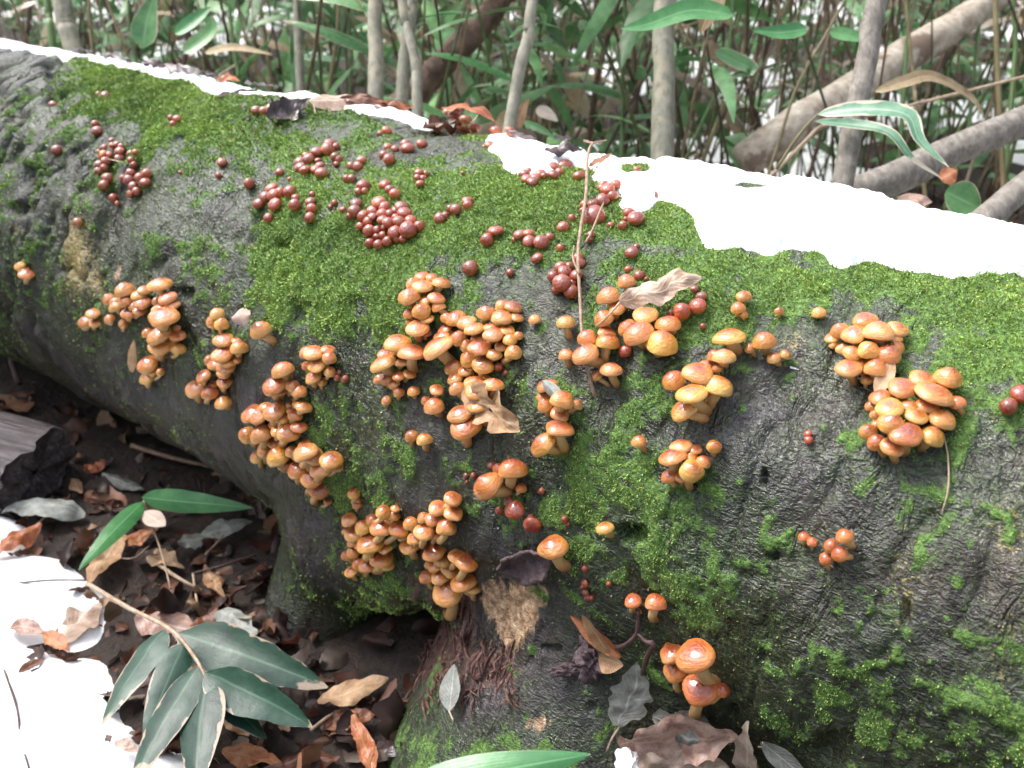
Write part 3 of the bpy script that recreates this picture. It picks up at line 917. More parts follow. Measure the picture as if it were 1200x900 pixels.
# ------------------------------------------------------------------ mushrooms
# where each cap shows, measured on six-fold enlargements: (corner of the enlargement, kind, colour words, place, caps (x, y, width, height[, foot of the stem]))
CLUMPS = [
 # dark red buds of the far half
 ((80, 120), 'r', 'dark red', 'pair above the bud group at the log far end', [(190, 150, 55, 50), (200, 200, 75, 60)]),
 ((80, 120), 'r', 'dark red', 'bud group round a thin straw', [(308, 268, 42, 40), (310, 300, 45, 45), (340, 295, 45, 45), (370, 310, 42, 42), (360, 342, 58, 50), (250, 320, 48, 45), (240, 370, 65, 55), (288, 368, 48, 45), (360, 392, 58, 50), (265, 410, 60, 60), (215, 435, 58, 60), (250, 460, 50, 50), (210, 480, 50, 50), (275, 530, 70, 60), (248, 580, 65, 60)]),
 ((80, 120), 'r', 'dark red', 'bud group beside the straw, nearer the middle', [(432, 358, 50, 40), (470, 350, 40, 40), (440, 405, 45, 45), (460, 440, 45, 50), (435, 495, 55, 50), (388, 532, 45, 65), (428, 545, 68, 62), (498, 530, 65, 60), (550, 500, 60, 65), (540, 560, 70, 65), (455, 590, 62, 55), (478, 625, 55, 55), (435, 640, 55, 45)]),
 ((80, 120), 'r', 'red', 'pair below the straw bud groups', [(314, 668, 62, 55), (345, 710, 40, 35)]),
 ((80, 120), 'r', 'dark red', 'trio on bright moss near the crest', [(722, 108, 48, 45), (765, 115, 62, 60), (735, 150, 45, 40)]),
 ((80, 120), 'r', 'dark red', 'pair on bare bark beside the moss edge', [(1080, 420, 72, 55), (1055, 512, 45, 45)]),
 ((80, 120), 'r', 'red', 'alone below the bright moss, very small', [(788, 490, 30, 28)]),
 ((80, 120), 'r', 'orange red', 'alone on grey bark at the far end, low down', [(65, 845, 65, 65)]),
 ((0, 0), 'r', 'red', 'alone at the far upper corner of the bark', [(372, 740, 64, 56)]),
 ((0, 0), 'r', 'dark red', 'pair in moss just below the dark leaf scraps', [(740, 668, 64, 50), (690, 656, 36, 32)]),
 ((0, 0), 'r', 'dark red', 'alone at the far edge of the bark', [(396, 1056, 76, 70)]),
 ((280, 100), 'r', 'orange red', 'trio tucked beside the blackened leaf', [(120, 175, 70, 70), (175, 180, 65, 75), (225, 170, 80, 75)]),
 ((280, 100), 'r', 'dark red', 'pair above the low red cluster', [(285, 612, 65, 60), (355, 658, 32, 30)]),
 ((280, 100), 'r', 'dark red', 'alone beside the low red cluster', [(70, 690, 75, 75)]),
 ((280, 100), 'r', 'dark red', 'low red cluster below the blackened leaf', [(228, 720, 85, 60), (185, 785, 80, 75), (240, 770, 85, 75), (292, 755, 65, 80), (355, 745, 80, 85), (140, 830, 75, 75), (250, 835, 90, 65), (400, 790, 55, 50), (392, 840, 75, 85), (205, 930, 60, 55)]),
 ((280, 100), 'r', 'dark red', 'upright trio beside the low red cluster', [(515, 765, 45, 45), (502, 815, 75, 60), (510, 865, 75, 70), (495, 930, 80, 75)]),
 ((280, 100), 'r', 'dark red', 'long cluster below the pale leaf stalk', [(425, 540, 75, 75), (428, 578, 80, 70), (490, 515, 75, 75), (548, 465, 80, 75), (625, 450, 85, 90), (640, 405, 75, 50), (685, 430, 45, 50), (465, 595, 75, 70), (555, 525, 45, 40), (570, 560, 60, 50), (540, 590, 70, 65), (580, 615, 80, 75), (465, 490, 45, 40)]),
 ((280, 100), 'r', 'dark red', 'small trio beside the long cluster', [(675, 505, 65, 65), (700, 520, 60, 55), (683, 552, 45, 42)]),
 ((280, 100), 'r', 'dark red', 'small trio on bark above the dense red cluster', [(790, 570, 70, 75), (835, 570, 80, 75), (860, 525, 75, 55)]),
 ((280, 100), 'r', 'dark red', 'touching pair above the dense red cluster', [(758, 655, 55, 65), (795, 660, 65, 70)]),
 ((280, 100), 'r', 'dark red', 'trio right above the dense red cluster', [(875, 700, 95, 75), (840, 745, 60, 60), (885, 742, 50, 45)]),
 ((280, 100), 'r', 'dark red', 'trio of tiny buds beside the dense cluster', [(672, 828, 45, 45), (640, 855, 35, 35), (728, 872, 50, 40)]),
 ((280, 100), 'r', 'dark red', 'slanting trio touching the dense red cluster', [(1025, 695, 85, 65), (1062, 735, 75, 65), (1095, 760, 80, 75)]),
 ((280, 100), 'r', 'dark red', 'pair on bare bark near the crest', [(1040, 318, 75, 60), (992, 340, 45, 40)]),
 ((280, 100), 'r', 'dark red', 'four buds below the crumpled brown leaf', [(1048, 432, 65, 55), (1015, 490, 65, 60), (1098, 450, 60, 75), (1055, 520, 85, 75)]),
 ((400, 180), 'r', 'dark red', 'quartet at the side of the dense cluster', [(105, 350, 90, 55), (95, 405, 95, 80), (60, 440, 55, 70), (15, 395, 40, 45)]),
 ((400, 180), 'r', 'glossy dark red', 'dense red cluster', [(260, 340, 90, 65), (215, 398, 70, 50), (298, 370, 75, 55), (150, 440, 72, 70), (218, 440, 65, 50), (285, 420, 70, 60), (340, 420, 60, 60), (425, 375, 90, 55), (385, 395, 60, 40), (445, 415, 90, 60), (185, 475, 65, 60), (290, 465, 70, 65), (330, 485, 75, 75), (405, 475, 80, 75), (488, 462, 75, 60), (380, 445, 50, 45), (132, 505, 55, 55), (195, 540, 80, 85), (250, 535, 55, 70), (372, 550, 85, 80), (468, 535, 110, 95), (548, 510, 70, 75), (300, 520, 45, 45), (245, 585, 45, 45), (288, 570, 50, 50), (200, 630, 60, 75), (262, 640, 65, 80), (325, 615, 65, 65), (390, 600, 50, 60), (430, 600, 50, 50)]),
 ((400, 180), 'r', 'dark red', 'five tiny buds beside a bark edge', [(545, 130, 60, 50), (535, 165, 45, 45), (575, 170, 45, 45), (592, 140, 40, 42), (550, 208, 50, 48)]),
 ((400, 180), 'r', 'dark red', 'chain of buds on moss past the dense cluster', [(690, 452, 75, 65), (732, 438, 55, 60), (765, 385, 50, 65), (805, 390, 72, 75), (885, 330, 70, 60), (890, 365, 65, 75)]),
 ((400, 180), 'r', 'red', 'pair on bright moss showing a yellow stem', [(1085, 540, 110, 75), (1025, 605, 95, 95)]),
 ((400, 180), 'r', 'very dark red', 'alone on moss above the orange clumps, large', [(905, 805, 115, 105)]),
 ((400, 180), 'r', 'dark red', 'alone on moss right of the large bud', [(1185, 835, 55, 60)]),
 ((400, 180), 'r', 'red', 'alone and tiny in the bright moss patch', [(853, 136, 32, 34)]),
 ((420, 110), 'r', 'red', 'crest cluster under a curled brown leaf', [(632, 125, 70, 50), (690, 115, 70, 40), (675, 145, 80, 55), (690, 185, 80, 55), (755, 180, 80, 55), (740, 240, 110, 80), (820, 235, 65, 70)]),
 ((420, 110), 'r', 'red', 'pair on the crest beside the snow edge', [(962, 255, 85, 70), (1070, 265, 90, 65)]),
 ((420, 110), 'r', 'orange red', 'pair just below the snow edge', [(930, 360, 90, 55), (885, 370, 35, 30)]),
 ((420, 110), 'r', 'red', 'trio beside the crumpled brown leaf', [(345, 380, 100, 85), (325, 345, 65, 45), (445, 350, 75, 60)]),
 ((560, 160), 'r', 'red', 'cluster at the snow edge by leaf scraps', [(325, 265, 70, 65), (360, 240, 70, 45), (345, 295, 75, 60), (395, 290, 70, 60), (430, 225, 60, 45), (440, 255, 65, 50), (465, 275, 45, 45), (385, 315, 70, 40), (520, 215, 95, 70), (615, 200, 100, 70), (575, 245, 55, 50), (535, 270, 75, 55)]),
 ((560, 160), 'r', 'red', 'trio at the top of the hanging twig', [(765, 240, 65, 60), (710, 275, 85, 75), (865, 228, 75, 45)]),
 ((560, 160), 'r', 'red', 'column of buds along the hanging twig', [(880, 330, 65, 50), (870, 355, 55, 45), (910, 365, 95, 60), (945, 415, 75, 75), (905, 400, 60, 40), (978, 335, 75, 65), (1032, 335, 50, 50), (878, 445, 90, 85), (812, 470, 75, 60), (815, 560, 145, 130), (750, 480, 60, 80), (735, 520, 40, 60)]),
 ((560, 160), 'r', 'dark red', 'alone in a small dark hollow of the moss', [(660, 572, 55, 55)]),
 ((560, 160), 'r', 'orange red', 'alone on moss left of the hanging twig', [(600, 635, 90, 75)]),
 ((560, 160), 'r', 'dark red', 'alone between the twig column and a trio', [(932, 622, 55, 50)]),
 ((560, 160), 'r', 'dark red', 'alone on moss below the orange red bud', [(580, 785, 60, 62)]),
 ((560, 160), 'r', 'red', 'alone on moss, oval, above the dark red clump', [(415, 855, 90, 75)]),
 ((560, 160), 'r', 'dark red', 'pair behind the fork of the hanging twig', [(795, 690, 60, 45), (785, 725, 50, 50)]),
 ((560, 160), 'r', 'red', 'group on moss right of the twig', [(1060, 535, 85, 70), (1112, 575, 125, 95), (1020, 625, 65, 75), (1040, 580, 40, 40)]),
 ((560, 160), 'r', 'red', 'alone in a moss gap of the snow', [(1118, 230, 55, 45)]),
 ((560, 160), 'r', 'red', 'row along the snow edge', [(1165, 425, 55, 60), (1212, 414, 110, 78), (1338, 414, 96, 74), (1410, 448, 66, 56)]),
 ((560, 160), 'r', 'red', 'string of buds across the moss', [(255, 725, 40, 60), (290, 690, 80, 65), (355, 680, 75, 60), (360, 735, 80, 65), (445, 740, 95, 85), (505, 705, 55, 55)]),
 ((560, 160), 'r', 'red', 'pair on moss below the snow edge', [(1080, 815, 100, 85), (1115, 775, 50, 45)]),
 ((640, 280), 'r', 'red', 'alone and small, left of the dark red clump', [(100, 65, 55, 65)]),
 ((640, 280), 'r', 'glossy dark red', 'grape-like clump left of the hanging twig', [(100, 195, 75, 65), (48, 265, 72, 80), (130, 225, 85, 65), (110, 310, 115, 105), (210, 255, 90, 80), (165, 185, 55, 55), (225, 130, 70, 65), (240, 170, 65, 70), (172, 368, 95, 90), (70, 360, 55, 60), (185, 305, 50, 45)]),
 ((640, 280), 'r', 'red', 'trio on moss above the leaf-covered clump', [(577, 213, 55, 50), (655, 255, 75, 60), (705, 280, 30, 30)]),
 ((640, 280), 'o', 'pale orange', 'alone with its whole stem, right of the twig', [(565, 290, 130, 80, (590, 385))]),
 ((640, 280), 'o', 'orange', 'group touching the twig, above the leaf stalk', [(445, 390, 165, 100, (470, 470)), (575, 445, 85, 65), (500, 490, 115, 85), (410, 540, 140, 120)]),
 ((640, 280), 'o', 'orange', 'alone on its stem, left of the twig', [(140, 580, 135, 80, (165, 690))]),
 ((640, 280), 'o', 'mottled orange', 'alone and wrinkled beside the twig end', [(140, 810, 110, 70, (165, 890))]),
 ((640, 280), 'o', 'orange', 'group over the twig end', [(290, 690, 135, 100), (425, 655, 130, 70), (430, 715, 170, 95, (415, 860)), (280, 805, 200, 120, (400, 890))]),
 ((600, 380), 'o', 'orange', 'pair beside the twig tip', [(700, 315, 150, 90, (735, 425)), (600, 350, 85, 70, (680, 430))]),
 ((640, 280), 'r', 'dark red', 'group under the pale leaf', [(840, 325, 80, 55), (785, 360, 70, 65), (1065, 470, 110, 95), (1090, 405, 75, 55), (955, 510, 105, 120), (1045, 350, 55, 40), (880, 520, 45, 50)]),
 ((640, 280), 'o', 'orange', 'clump half covered by the pale leaf', [(700, 545, 155, 80), (860, 590, 160, 95, (890, 650)), (575, 620, 120, 100), (655, 655, 200, 135, (690, 740)), (805, 720, 195, 150, (790, 800))]),
 ((640, 280), 'r', 'red brown', 'alone below the clump with the pale leaf', [(555, 790, 90, 70)]),
 ((640, 280), 'r', 'red', 'alone and tiny, right of the pale leaf clump', [(1100, 615, 45, 55)]),
 # orange clumps of the middle
 ((600, 380), 'o', 'orange', 'group with a grey leaf scrap stuck on it', [(250, 425, 130, 75, (275, 490)), (215, 510, 80, 70), (235, 550, 100, 110), (350, 525, 150, 110, (330, 620)), (455, 560, 75, 65, (410, 625)), (335, 650, 115, 65)]),
 ((600, 380), 'o', 'orange', 'pair right below the group with grey scrap', [(330, 730, 205, 105, (370, 880)), (230, 830, 195, 120, (320, 890))]),
 ((600, 380), 'o', 'orange', 'alone on wet rippled bark', [(895, 815, 105, 85, (930, 885))]),
 ((430, 310), 'o', 'orange', 'clump at the top of the middle', [(385, 80, 90, 50), (455, 90, 75, 55), (325, 130, 90, 75), (520, 125, 115, 65, (490, 200)), (395, 155, 125, 75), (300, 220, 135, 100), (490, 240, 105, 65), (415, 250, 90, 60), (505, 290, 85, 60, (555, 345)), (385, 325, 115, 105), (298, 340, 75, 60), (425, 385, 90, 50), (355, 455, 145, 90), (415, 485, 80, 45), (295, 395, 40, 45)]),
 ((430, 310), 'o', 'orange', 'clump left of the big central one', [(220, 565, 170, 90), (320, 615, 175, 100, (335, 740)), (125, 630, 90, 60), (120, 690, 165, 90, (190, 780)), (245, 690, 85, 50), (90, 800, 80, 60), (140, 805, 85, 75), (225, 785, 80, 60), (300, 770, 80, 60), (190, 840, 75, 60)]),
 ((430, 310), 'o', 'orange', 'big central clump', [(560, 365, 75, 75), (625, 375, 130, 95), (700, 410, 120, 80), (550, 455, 90, 50), (530, 505, 110, 50), (505, 575, 205, 110, (590, 690)), (750, 450, 125, 75), (650, 515, 105, 95), (780, 515, 95, 65), (700, 565, 90, 85), (790, 590, 140, 90), (840, 335, 120, 90), (955, 280, 95, 65), (1030, 305, 105, 55), (950, 370, 135, 95), (1055, 370, 80, 55), (870, 440, 90, 50), (890, 490, 130, 95), (985, 460, 95, 70), (1005, 525, 90, 75), (1065, 495, 60, 60), (945, 580, 85, 65), (1030, 615, 110, 95), (895, 630, 100, 75), (715, 660, 110, 105), (820, 705, 135, 115), (610, 720, 110, 90), (720, 720, 80, 60), (690, 760, 90, 50)]),
 ((430, 310), 'r', 'dark red', 'pair below the big central clump', [(920, 720, 70, 75), (975, 760, 45, 40)]),
 ((430, 310), 'o', 'orange', 'alone right of the big central clump', [(1180, 370, 85, 75, (1215, 400))]),
 ((430, 400), 'o', 'orange', 'clump under the curled tan leaf', [(620, 260, 100, 75), (640, 315, 105, 95, (690, 410)), (760, 290, 135, 85), (890, 300, 130, 85, (885, 385)), (770, 360, 155, 85), (840, 260, 60, 40), (790, 440, 165, 100, (850, 570)), (655, 515, 155, 105), (695, 620, 190, 125)]),
 ((430, 400), 'o', 'orange', 'trio left of the tan leaf clump', [(495, 345, 105, 65), (415, 405, 70, 75), (480, 445, 145, 110, (520, 515))]),
 ((430, 400), 'o', 'orange', 'three little ones below the left clump', [(225, 355, 80, 70), (330, 345, 90, 65, (340, 395)), (140, 415, 75, 60)]),
 ((430, 400), 'o', 'orange', 'pair on grey bark below the trio', [(318, 655, 95, 90), (405, 675, 110, 95, (425, 760))]),
 # right half
 ((760, 380), 'o', 'orange', 'string above the long-stemmed clump', [(565, 85, 190, 110, (620, 185)), (465, 210, 95, 90), (530, 220, 140, 90, (530, 290)), (405, 300, 90, 60), (485, 305, 70, 60)]),
 ((760, 380), 'o', 'orange', 'long-stemmed clump', [(185, 385, 145, 115, (240, 470)), (345, 355, 190, 105), (485, 425, 190, 120, (430, 570)), (310, 485, 195, 120, (410, 610)), (255, 605, 185, 110, (390, 665))]),
 ((760, 380), 'o', 'orange', 'little group on the moss edge', [(815, 100, 160, 130, (830, 200)), (715, 155, 80, 85), (885, 225, 100, 85, (920, 285)), (955, 190, 85, 90)]),
 ((760, 380), 'r', 'red', 'pair of tiny buds on wet bark', [(1120, 770, 55, 45), (1125, 815, 60, 55)]),
 ((800, 300), 'o', 'orange', 'trio on thick moss near the log top', [(430, 280, 110, 70), (390, 364, 100, 76), (430, 410, 60, 50)]),
 ((800, 300), 'o', 'orange', 'alone and small on moss beside the trio', [(676, 380, 64, 64)]),
 ((800, 300), 'o', 'orange', 'alone on moss, left above the right clump', [(956, 370, 96, 110, (980, 420))]),
 ((700, 480), 'o', 'orange', 'compact clump on wet rippled bark', [(590, 255, 135, 90), (690, 278, 85, 65), (655, 330, 85, 75), (745, 355, 95, 85, (735, 420)), (530, 340, 175, 85, (560, 440)), (660, 430, 150, 150), (510, 465, 105, 90), (590, 490, 80, 50)]),
 ((700, 480), 'o', 'orange', 'alone right of the compact clump', [(820, 255, 100, 90)]),
 ((700, 480), 'o', 'pale orange', 'alone on dark moss, lying sideways', [(55, 830, 125, 80, (95, 885))]),
 ((950, 360), 'o', 'orange', 'upper clump by the log right end', [(210, 150, 110, 110), (380, 100, 150, 70), (310, 190, 155, 110), (475, 160, 190, 120, (490, 260)), (610, 150, 135, 90), (150, 220, 90, 60), (160, 260, 60, 60), (225, 285, 80, 75), (290, 320, 115, 95), (405, 300, 130, 115), (600, 275, 95, 75), (545, 330, 155, 120), (345, 385, 90, 70), (455, 420, 140, 110), (265, 435, 160, 110), (375, 455, 60, 60), (390, 510, 75, 65), (590, 220, 95, 50)]),
 ((950, 360), 'o', 'orange', 'lower clump by the log right end', [(790, 520, 180, 85), (650, 585, 175, 95), (865, 610, 235, 115), (490, 630, 140, 100), (430, 690, 85, 70), (555, 710, 165, 130), (690, 700, 115, 90), (815, 690, 140, 90), (740, 770, 145, 85), (915, 775, 175, 120), (565, 815, 160, 140), (670, 900, 195, 145), (840, 880, 155, 140), (405, 875, 110, 110), (465, 940, 115, 125), (575, 990, 145, 110), (470, 820, 70, 60), (450, 750, 60, 60)]),
 ((950, 360), 'o', 'red orange', 'alone above the lower right clump', [(960, 485, 185, 125, (930, 555))]),
 ((950, 360), 'o', 'red orange', 'alone right of the lower right clump', [(1030, 665, 115, 85, (1065, 745))]),
 ((1000, 410), 'r', 'dark red', 'pair at the very edge of the log', [(1090, 400, 120, 170), (1185, 310, 150, 110)]),
 ((880, 580), 'o', 'red orange', 'round pair low on the wet bark', [(372, 272, 85, 95), (430, 320, 75, 80)]),
 ((880, 580), 'o', 'red orange', 'low group of round caps on dark bark', [(660, 290, 120, 95, (715, 365)), (565, 355, 105, 100), (630, 405, 115, 110, (700, 440)), (530, 450, 95, 90)]),
 # foot of the log
 ((660, 680), 'o', 'red orange', 'group above the dead twig', [(490, 145, 120, 95), (648, 150, 150, 105, (645, 275)), (530, 210, 45, 55)]),
 ((660, 680), 'o', 'glossy red orange', 'group beside the big wet leaves', [(765, 538, 150, 85), (785, 645, 140, 140), (935, 565, 240, 155, (1070, 715)), (965, 775, 215, 200), (885, 685, 60, 60), (1120, 765, 90, 100), (740, 465, 60, 50)]),
 ((660, 680), 'r', 'dark red', 'file of tiny buds above the split dead leaf', [(150, 25, 50, 45), (155, 90, 45, 40), (170, 120, 45, 45), (195, 125, 35, 35), (130, 50, 30, 30)]),
 ((660, 680), 'r', 'red', 'alone and tiny right of the split leaf', [(320, 28, 40, 38)]),
 ((540, 520), 'o', 'red orange', 'group above the ear fungus', [(360, 170, 200, 125, (365, 290)), (270, 165, 90, 95), (205, 280, 210, 145, (330, 340)), (425, 310, 75, 70)]),
 ((540, 520), 'r', 'dark red', 'tiny buds under the group above ear fungus', [(270, 470, 55, 70), (380, 465, 120, 85), (335, 410, 65, 45), (500, 570, 110, 65), (490, 520, 50, 50)]),
 ((540, 520), 'r', 'very dark red', 'string of tiny buds left of that group', [(215, 150, 55, 40), (90, 225, 50, 50), (35, 225, 50, 40), (40, 270, 35, 30)]),
 ((540, 520), 'r', 'dark red', 'alone in moss right of the group', [(565, 335, 50, 50)]),
 ((540, 520), 'r', 'dark red', 'pair of specks in the dark moss', [(730, 530, 50, 50), (755, 565, 35, 35)]),
 ((540, 520), 'o', 'glossy red orange', 'alone over the ear fungus on a bent stem', [(650, 725, 215, 150, (745, 860))]),
 ((540, 520), 'r', 'red', 'alone at the foot of the bent stem', [(720, 885, 45, 45)]),
 ((540, 520), 'r', 'dark red', 'alone in shade right of the bent stem', [(870, 880, 45, 45)]),
 ((390, 560), 'o', 'orange', 'trio above the lip of the hollow', [(148, 105, 90, 85), (180, 150, 50, 45), (175, 185, 75, 60)]),
 ((390, 560), 'o', 'orange', 'clump hanging over the hollow, far side', [(115, 300, 105, 70), (95, 370, 55, 60), (150, 395, 120, 95), (140, 450, 80, 60), (215, 340, 105, 105), (280, 295, 85, 80), (355, 240, 100, 90), (440, 215, 60, 50), (430, 260, 75, 75), (345, 350, 150, 110), (465, 365, 120, 105), (180, 470, 60, 50), (265, 470, 175, 110), (370, 500, 90, 60), (145, 525, 85, 80), (100, 545, 70, 70), (185, 595, 80, 90), (345, 575, 145, 100), (240, 625, 100, 80), (380, 620, 100, 60), (130, 665, 85, 60)]),
 ((390, 560), 'o', 'orange', 'clump at the lip of the hollow', [(550, 315, 95, 85), (640, 275, 80, 75), (740, 220, 120, 90), (845, 160, 115, 75), (850, 250, 115, 100), (705, 295, 100, 90), (800, 345, 130, 110), (645, 380, 130, 110), (570, 430, 90, 75), (545, 485, 140, 85), (725, 405, 80, 60), (490, 420, 70, 50)]),
 ((390, 560), 'o', 'orange', 'clump above the bare pale wood', [(715, 525, 150, 100), (775, 580, 100, 90), (680, 605, 60, 65), (720, 625, 90, 70), (875, 570, 110, 65), (940, 610, 145, 95), (830, 655, 120, 90), (665, 695, 100, 95), (755, 700, 110, 100), (925, 725, 170, 120, (990, 800)), (820, 820, 210, 150), (985, 775, 100, 80, (1000, 850))]),
 ((270, 460), 'o', 'orange', 'dense clump on the dark flank', [(155, 145, 145, 90), (255, 110, 90, 60), (310, 145, 140, 90), (195, 190, 130, 50), (415, 90, 50, 50), (470, 75, 60, 50), (515, 100, 105, 80), (425, 125, 60, 50), (458, 160, 90, 75), (365, 180, 90, 70), (405, 215, 75, 65), (300, 225, 60, 50), (485, 240, 100, 80), (125, 285, 110, 110), (225, 280, 140, 105), (335, 275, 95, 75), (410, 305, 145, 85), (305, 355, 80, 70), (190, 420, 85, 130), (245, 400, 100, 110)]),
 ((270, 460), 'o', 'orange', 'tail of the clump on the dark flank', [(345, 435, 145, 130), (440, 405, 90, 85), (530, 415, 160, 110), (385, 500, 100, 80), (585, 465, 120, 85), (710, 480, 145, 105), (750, 520, 80, 70), (480, 540, 135, 110), (640, 545, 140, 95), (575, 610, 150, 110), (625, 700, 150, 90), (685, 765, 55, 45), (520, 370, 80, 45)]),
 ((210, 350), 'o', 'orange', 'trio beside a dark bark pit', [(270, 95, 105, 70, (320, 180)), (245, 150, 100, 85), (300, 165, 100, 100)]),
 ((210, 350), 'o', 'orange', 'clump below the trio by the pit', [(310, 295, 130, 75), (325, 335, 90, 65), (400, 295, 60, 40), (420, 340, 110, 80, (425, 405)), (305, 405, 135, 80), (215, 425, 70, 65), (250, 460, 90, 60), (345, 450, 110, 60), (400, 430, 70, 50), (330, 495, 120, 65), (315, 535, 90, 50), (320, 590, 100, 75)]),
 ((210, 350), 'o', 'orange', 'small group low on the dark flank', [(172, 545, 100, 75), (120, 635, 135, 100), (215, 660, 100, 90), (240, 605, 60, 50), (315, 725, 115, 80, (355, 760))]),
 ((210, 350), 'o', 'orange', 'group above the dense flank clump', [(735, 490, 140, 90, (780, 570)), (675, 605, 165, 110), (800, 615, 95, 85), (845, 650, 100, 85), (720, 650, 80, 60)]),
 ((210, 350), 'o', 'orange', 'clump ending in red beads', [(910, 370, 110, 85), (950, 385, 130, 85), (1045, 360, 85, 55), (1055, 415, 90, 80), (970, 470, 115, 85), (895, 465, 60, 65), (1060, 510, 75, 75), (945, 550, 105, 85), (1005, 585, 60, 60)]),
 ((210, 350), 'r', 'dark red', 'bead trio at the clump end', [(1108, 555, 50, 65), (1165, 565, 55, 60), (1120, 520, 40, 35)]),
 ((210, 350), 'o', 'orange', 'alone under the pink leaf scrap', [(580, 200, 150, 110, (665, 300))]),
 ((80, 310), 'o', 'orange', 'trio nearest the dark underside', [(175, 345, 105, 65), (125, 395, 115, 65), (190, 415, 90, 50)]),
 ((80, 310), 'o', 'orange', 'pair between two far clumps', [(298, 370, 80, 60), (392, 415, 75, 65)]),
 ((80, 310), 'o', 'orange', 'far clump beside the tall column', [(400, 170, 125, 85), (290, 230, 85, 75), (340, 245, 80, 75), (410, 250, 90, 65), (495, 215, 95, 65), (535, 180, 85, 60), (520, 280, 105, 60), (430, 335, 105, 70), (340, 290, 90, 60), (500, 330, 90, 50), (460, 290, 70, 50)]),
 ((80, 310), 'o', 'orange', 'tall far column', [(645, 135, 155, 80, (670, 210)), (700, 235, 120, 70), (625, 245, 60, 70), (735, 285, 90, 60), (655, 315, 120, 70), (668, 380, 190, 105), (565, 465, 75, 75), (650, 490, 165, 95, (720, 570)), (770, 505, 100, 60), (765, 445, 45, 45), (655, 580, 170, 90), (775, 590, 90, 75)]),
 ((80, 310), 'o', 'orange', 'group below the hanging narrow leaf', [(565, 695, 155, 95), (600, 745, 110, 60), (650, 740, 60, 80), (560, 800, 125, 65)]),
 ((0, 300), 'o', 'pale orange', 'trio at the farthest edge of the bark', [(144, 66, 80, 50), (190, 126, 110, 70), (170, 98, 80, 45)]),
]
n_o = sum(len(c[4]) for c in CLUMPS if c[1] == 'o')
n_r = sum(len(c[4]) for c in CLUMPS if c[1] == 'r')
print('mushrooms', n_o, 'buds', n_r)


def cap_mesh(seed, bud):
    """unit cap: diameter 1, dome height 1 (scaled later), rim at z = 0, rolled-in edge and underside; bud: nearly a ball with a nub of stem"""
    r = random.Random(seed)
    S = 26
    if bud:
        prof = [(math.sin(a) * 0.5, math.cos(a) * 0.5) for a in np.linspace(0.12, 2.35, 16)]
        prof += [(0.20, -0.46), (0.17, -0.62), (0.16, -0.85)]
        rad = list(np.linspace(0, 0.85, 16)) + [1.0, 1.0, 1.0]
        und = [0] * 16 + [0.5, 1, 1]
    else:
        k = r.uniform(0.85, 1.2)
        prof, rad = [], []
        for a in np.linspace(0.06, 1.0, 18):
            th = a * math.pi / 2
            prof.append((0.5 * math.sin(th) ** k, math.cos(th) ** 0.95))
            rad.append(a * 0.86)
        umbo = r.uniform(0.0, 0.08)
        prof = [(p, z + umbo * math.exp(-(p / 0.12) ** 2)) for p, z in prof]
        prof += [(0.497, -0.09), (0.465, -0.155), (0.41, -0.13), (0.28, -0.02), (0.10, 0.06)]
        rad += [0.93, 1.0, 1.0, 1.0, 1.0]
        und = [0] * 19 + [0.35, 0.9, 1, 1]
    h = [(r.uniform(0, 6.28), r.uniform(0.0, 0.06)) for _ in range(4)]
    V, A, U = [], [], []
    for i, (p, z) in enumerate(prof):
        for s in range(S):
            th = 2 * math.pi * s / S
            w = 1 + sum(a * math.sin((q + 1) * th + f) for q, (f, a) in enumerate(h)) * min(1, p * 2.2) * (0.6 if bud else 1)
            zz = z + (0.05 * math.sin(2 * th + h[0][0]) * p * p * 4 if not bud else 0)
            V.append((p * w * math.cos(th), p * w * math.sin(th), zz))
            A.append(rad[i])
            U.append(und[i])
    F = grid_faces(len(prof), S, True)
    V.append((0, 0, (0.5 if bud else 1.0 + umbo)))
    A.append(0)
    U.append(0)
    c = len(V) - 1
    j = np.arange(0, S, 2)
    F = np.vstack([F, np.stack([np.full(len(j), c), j, j + 1, (j + 2) % S], -1)])
    o = (len(prof) - 1) * S
    V.append((0, 0, prof[-1][1]))
    A.append(1)
    U.append(1)
    F = np.vstack([F, np.stack([np.full(len(j), c + 1), o + (j + 2) % S, o + j + 1, o + j], -1)])
    return mesh_np('mushroom_bud' if bud else 'cap', V, F, M['bud' if bud else 'cap'], True, {'rad': A, 'under': U})


CAPS = [cap_mesh(s, False) for s in range(9)]
BUDS = [cap_mesh(s + 50, True) for s in range(6)]
ORD = ['first', 'second', 'third', 'fourth', 'fifth', 'sixth', 'seventh', 'eighth', 'ninth', 'tenth']


def frame(z, spin=0.0):
    z = unit(z)
    x = unit(np.cross([0.2, 1, 0.1], z))
    y = np.cross(z, x)
    c, s = math.cos(spin), math.sin(spin)
    return np.stack([x * c + y * s, -x * s + y * c, z], 1)


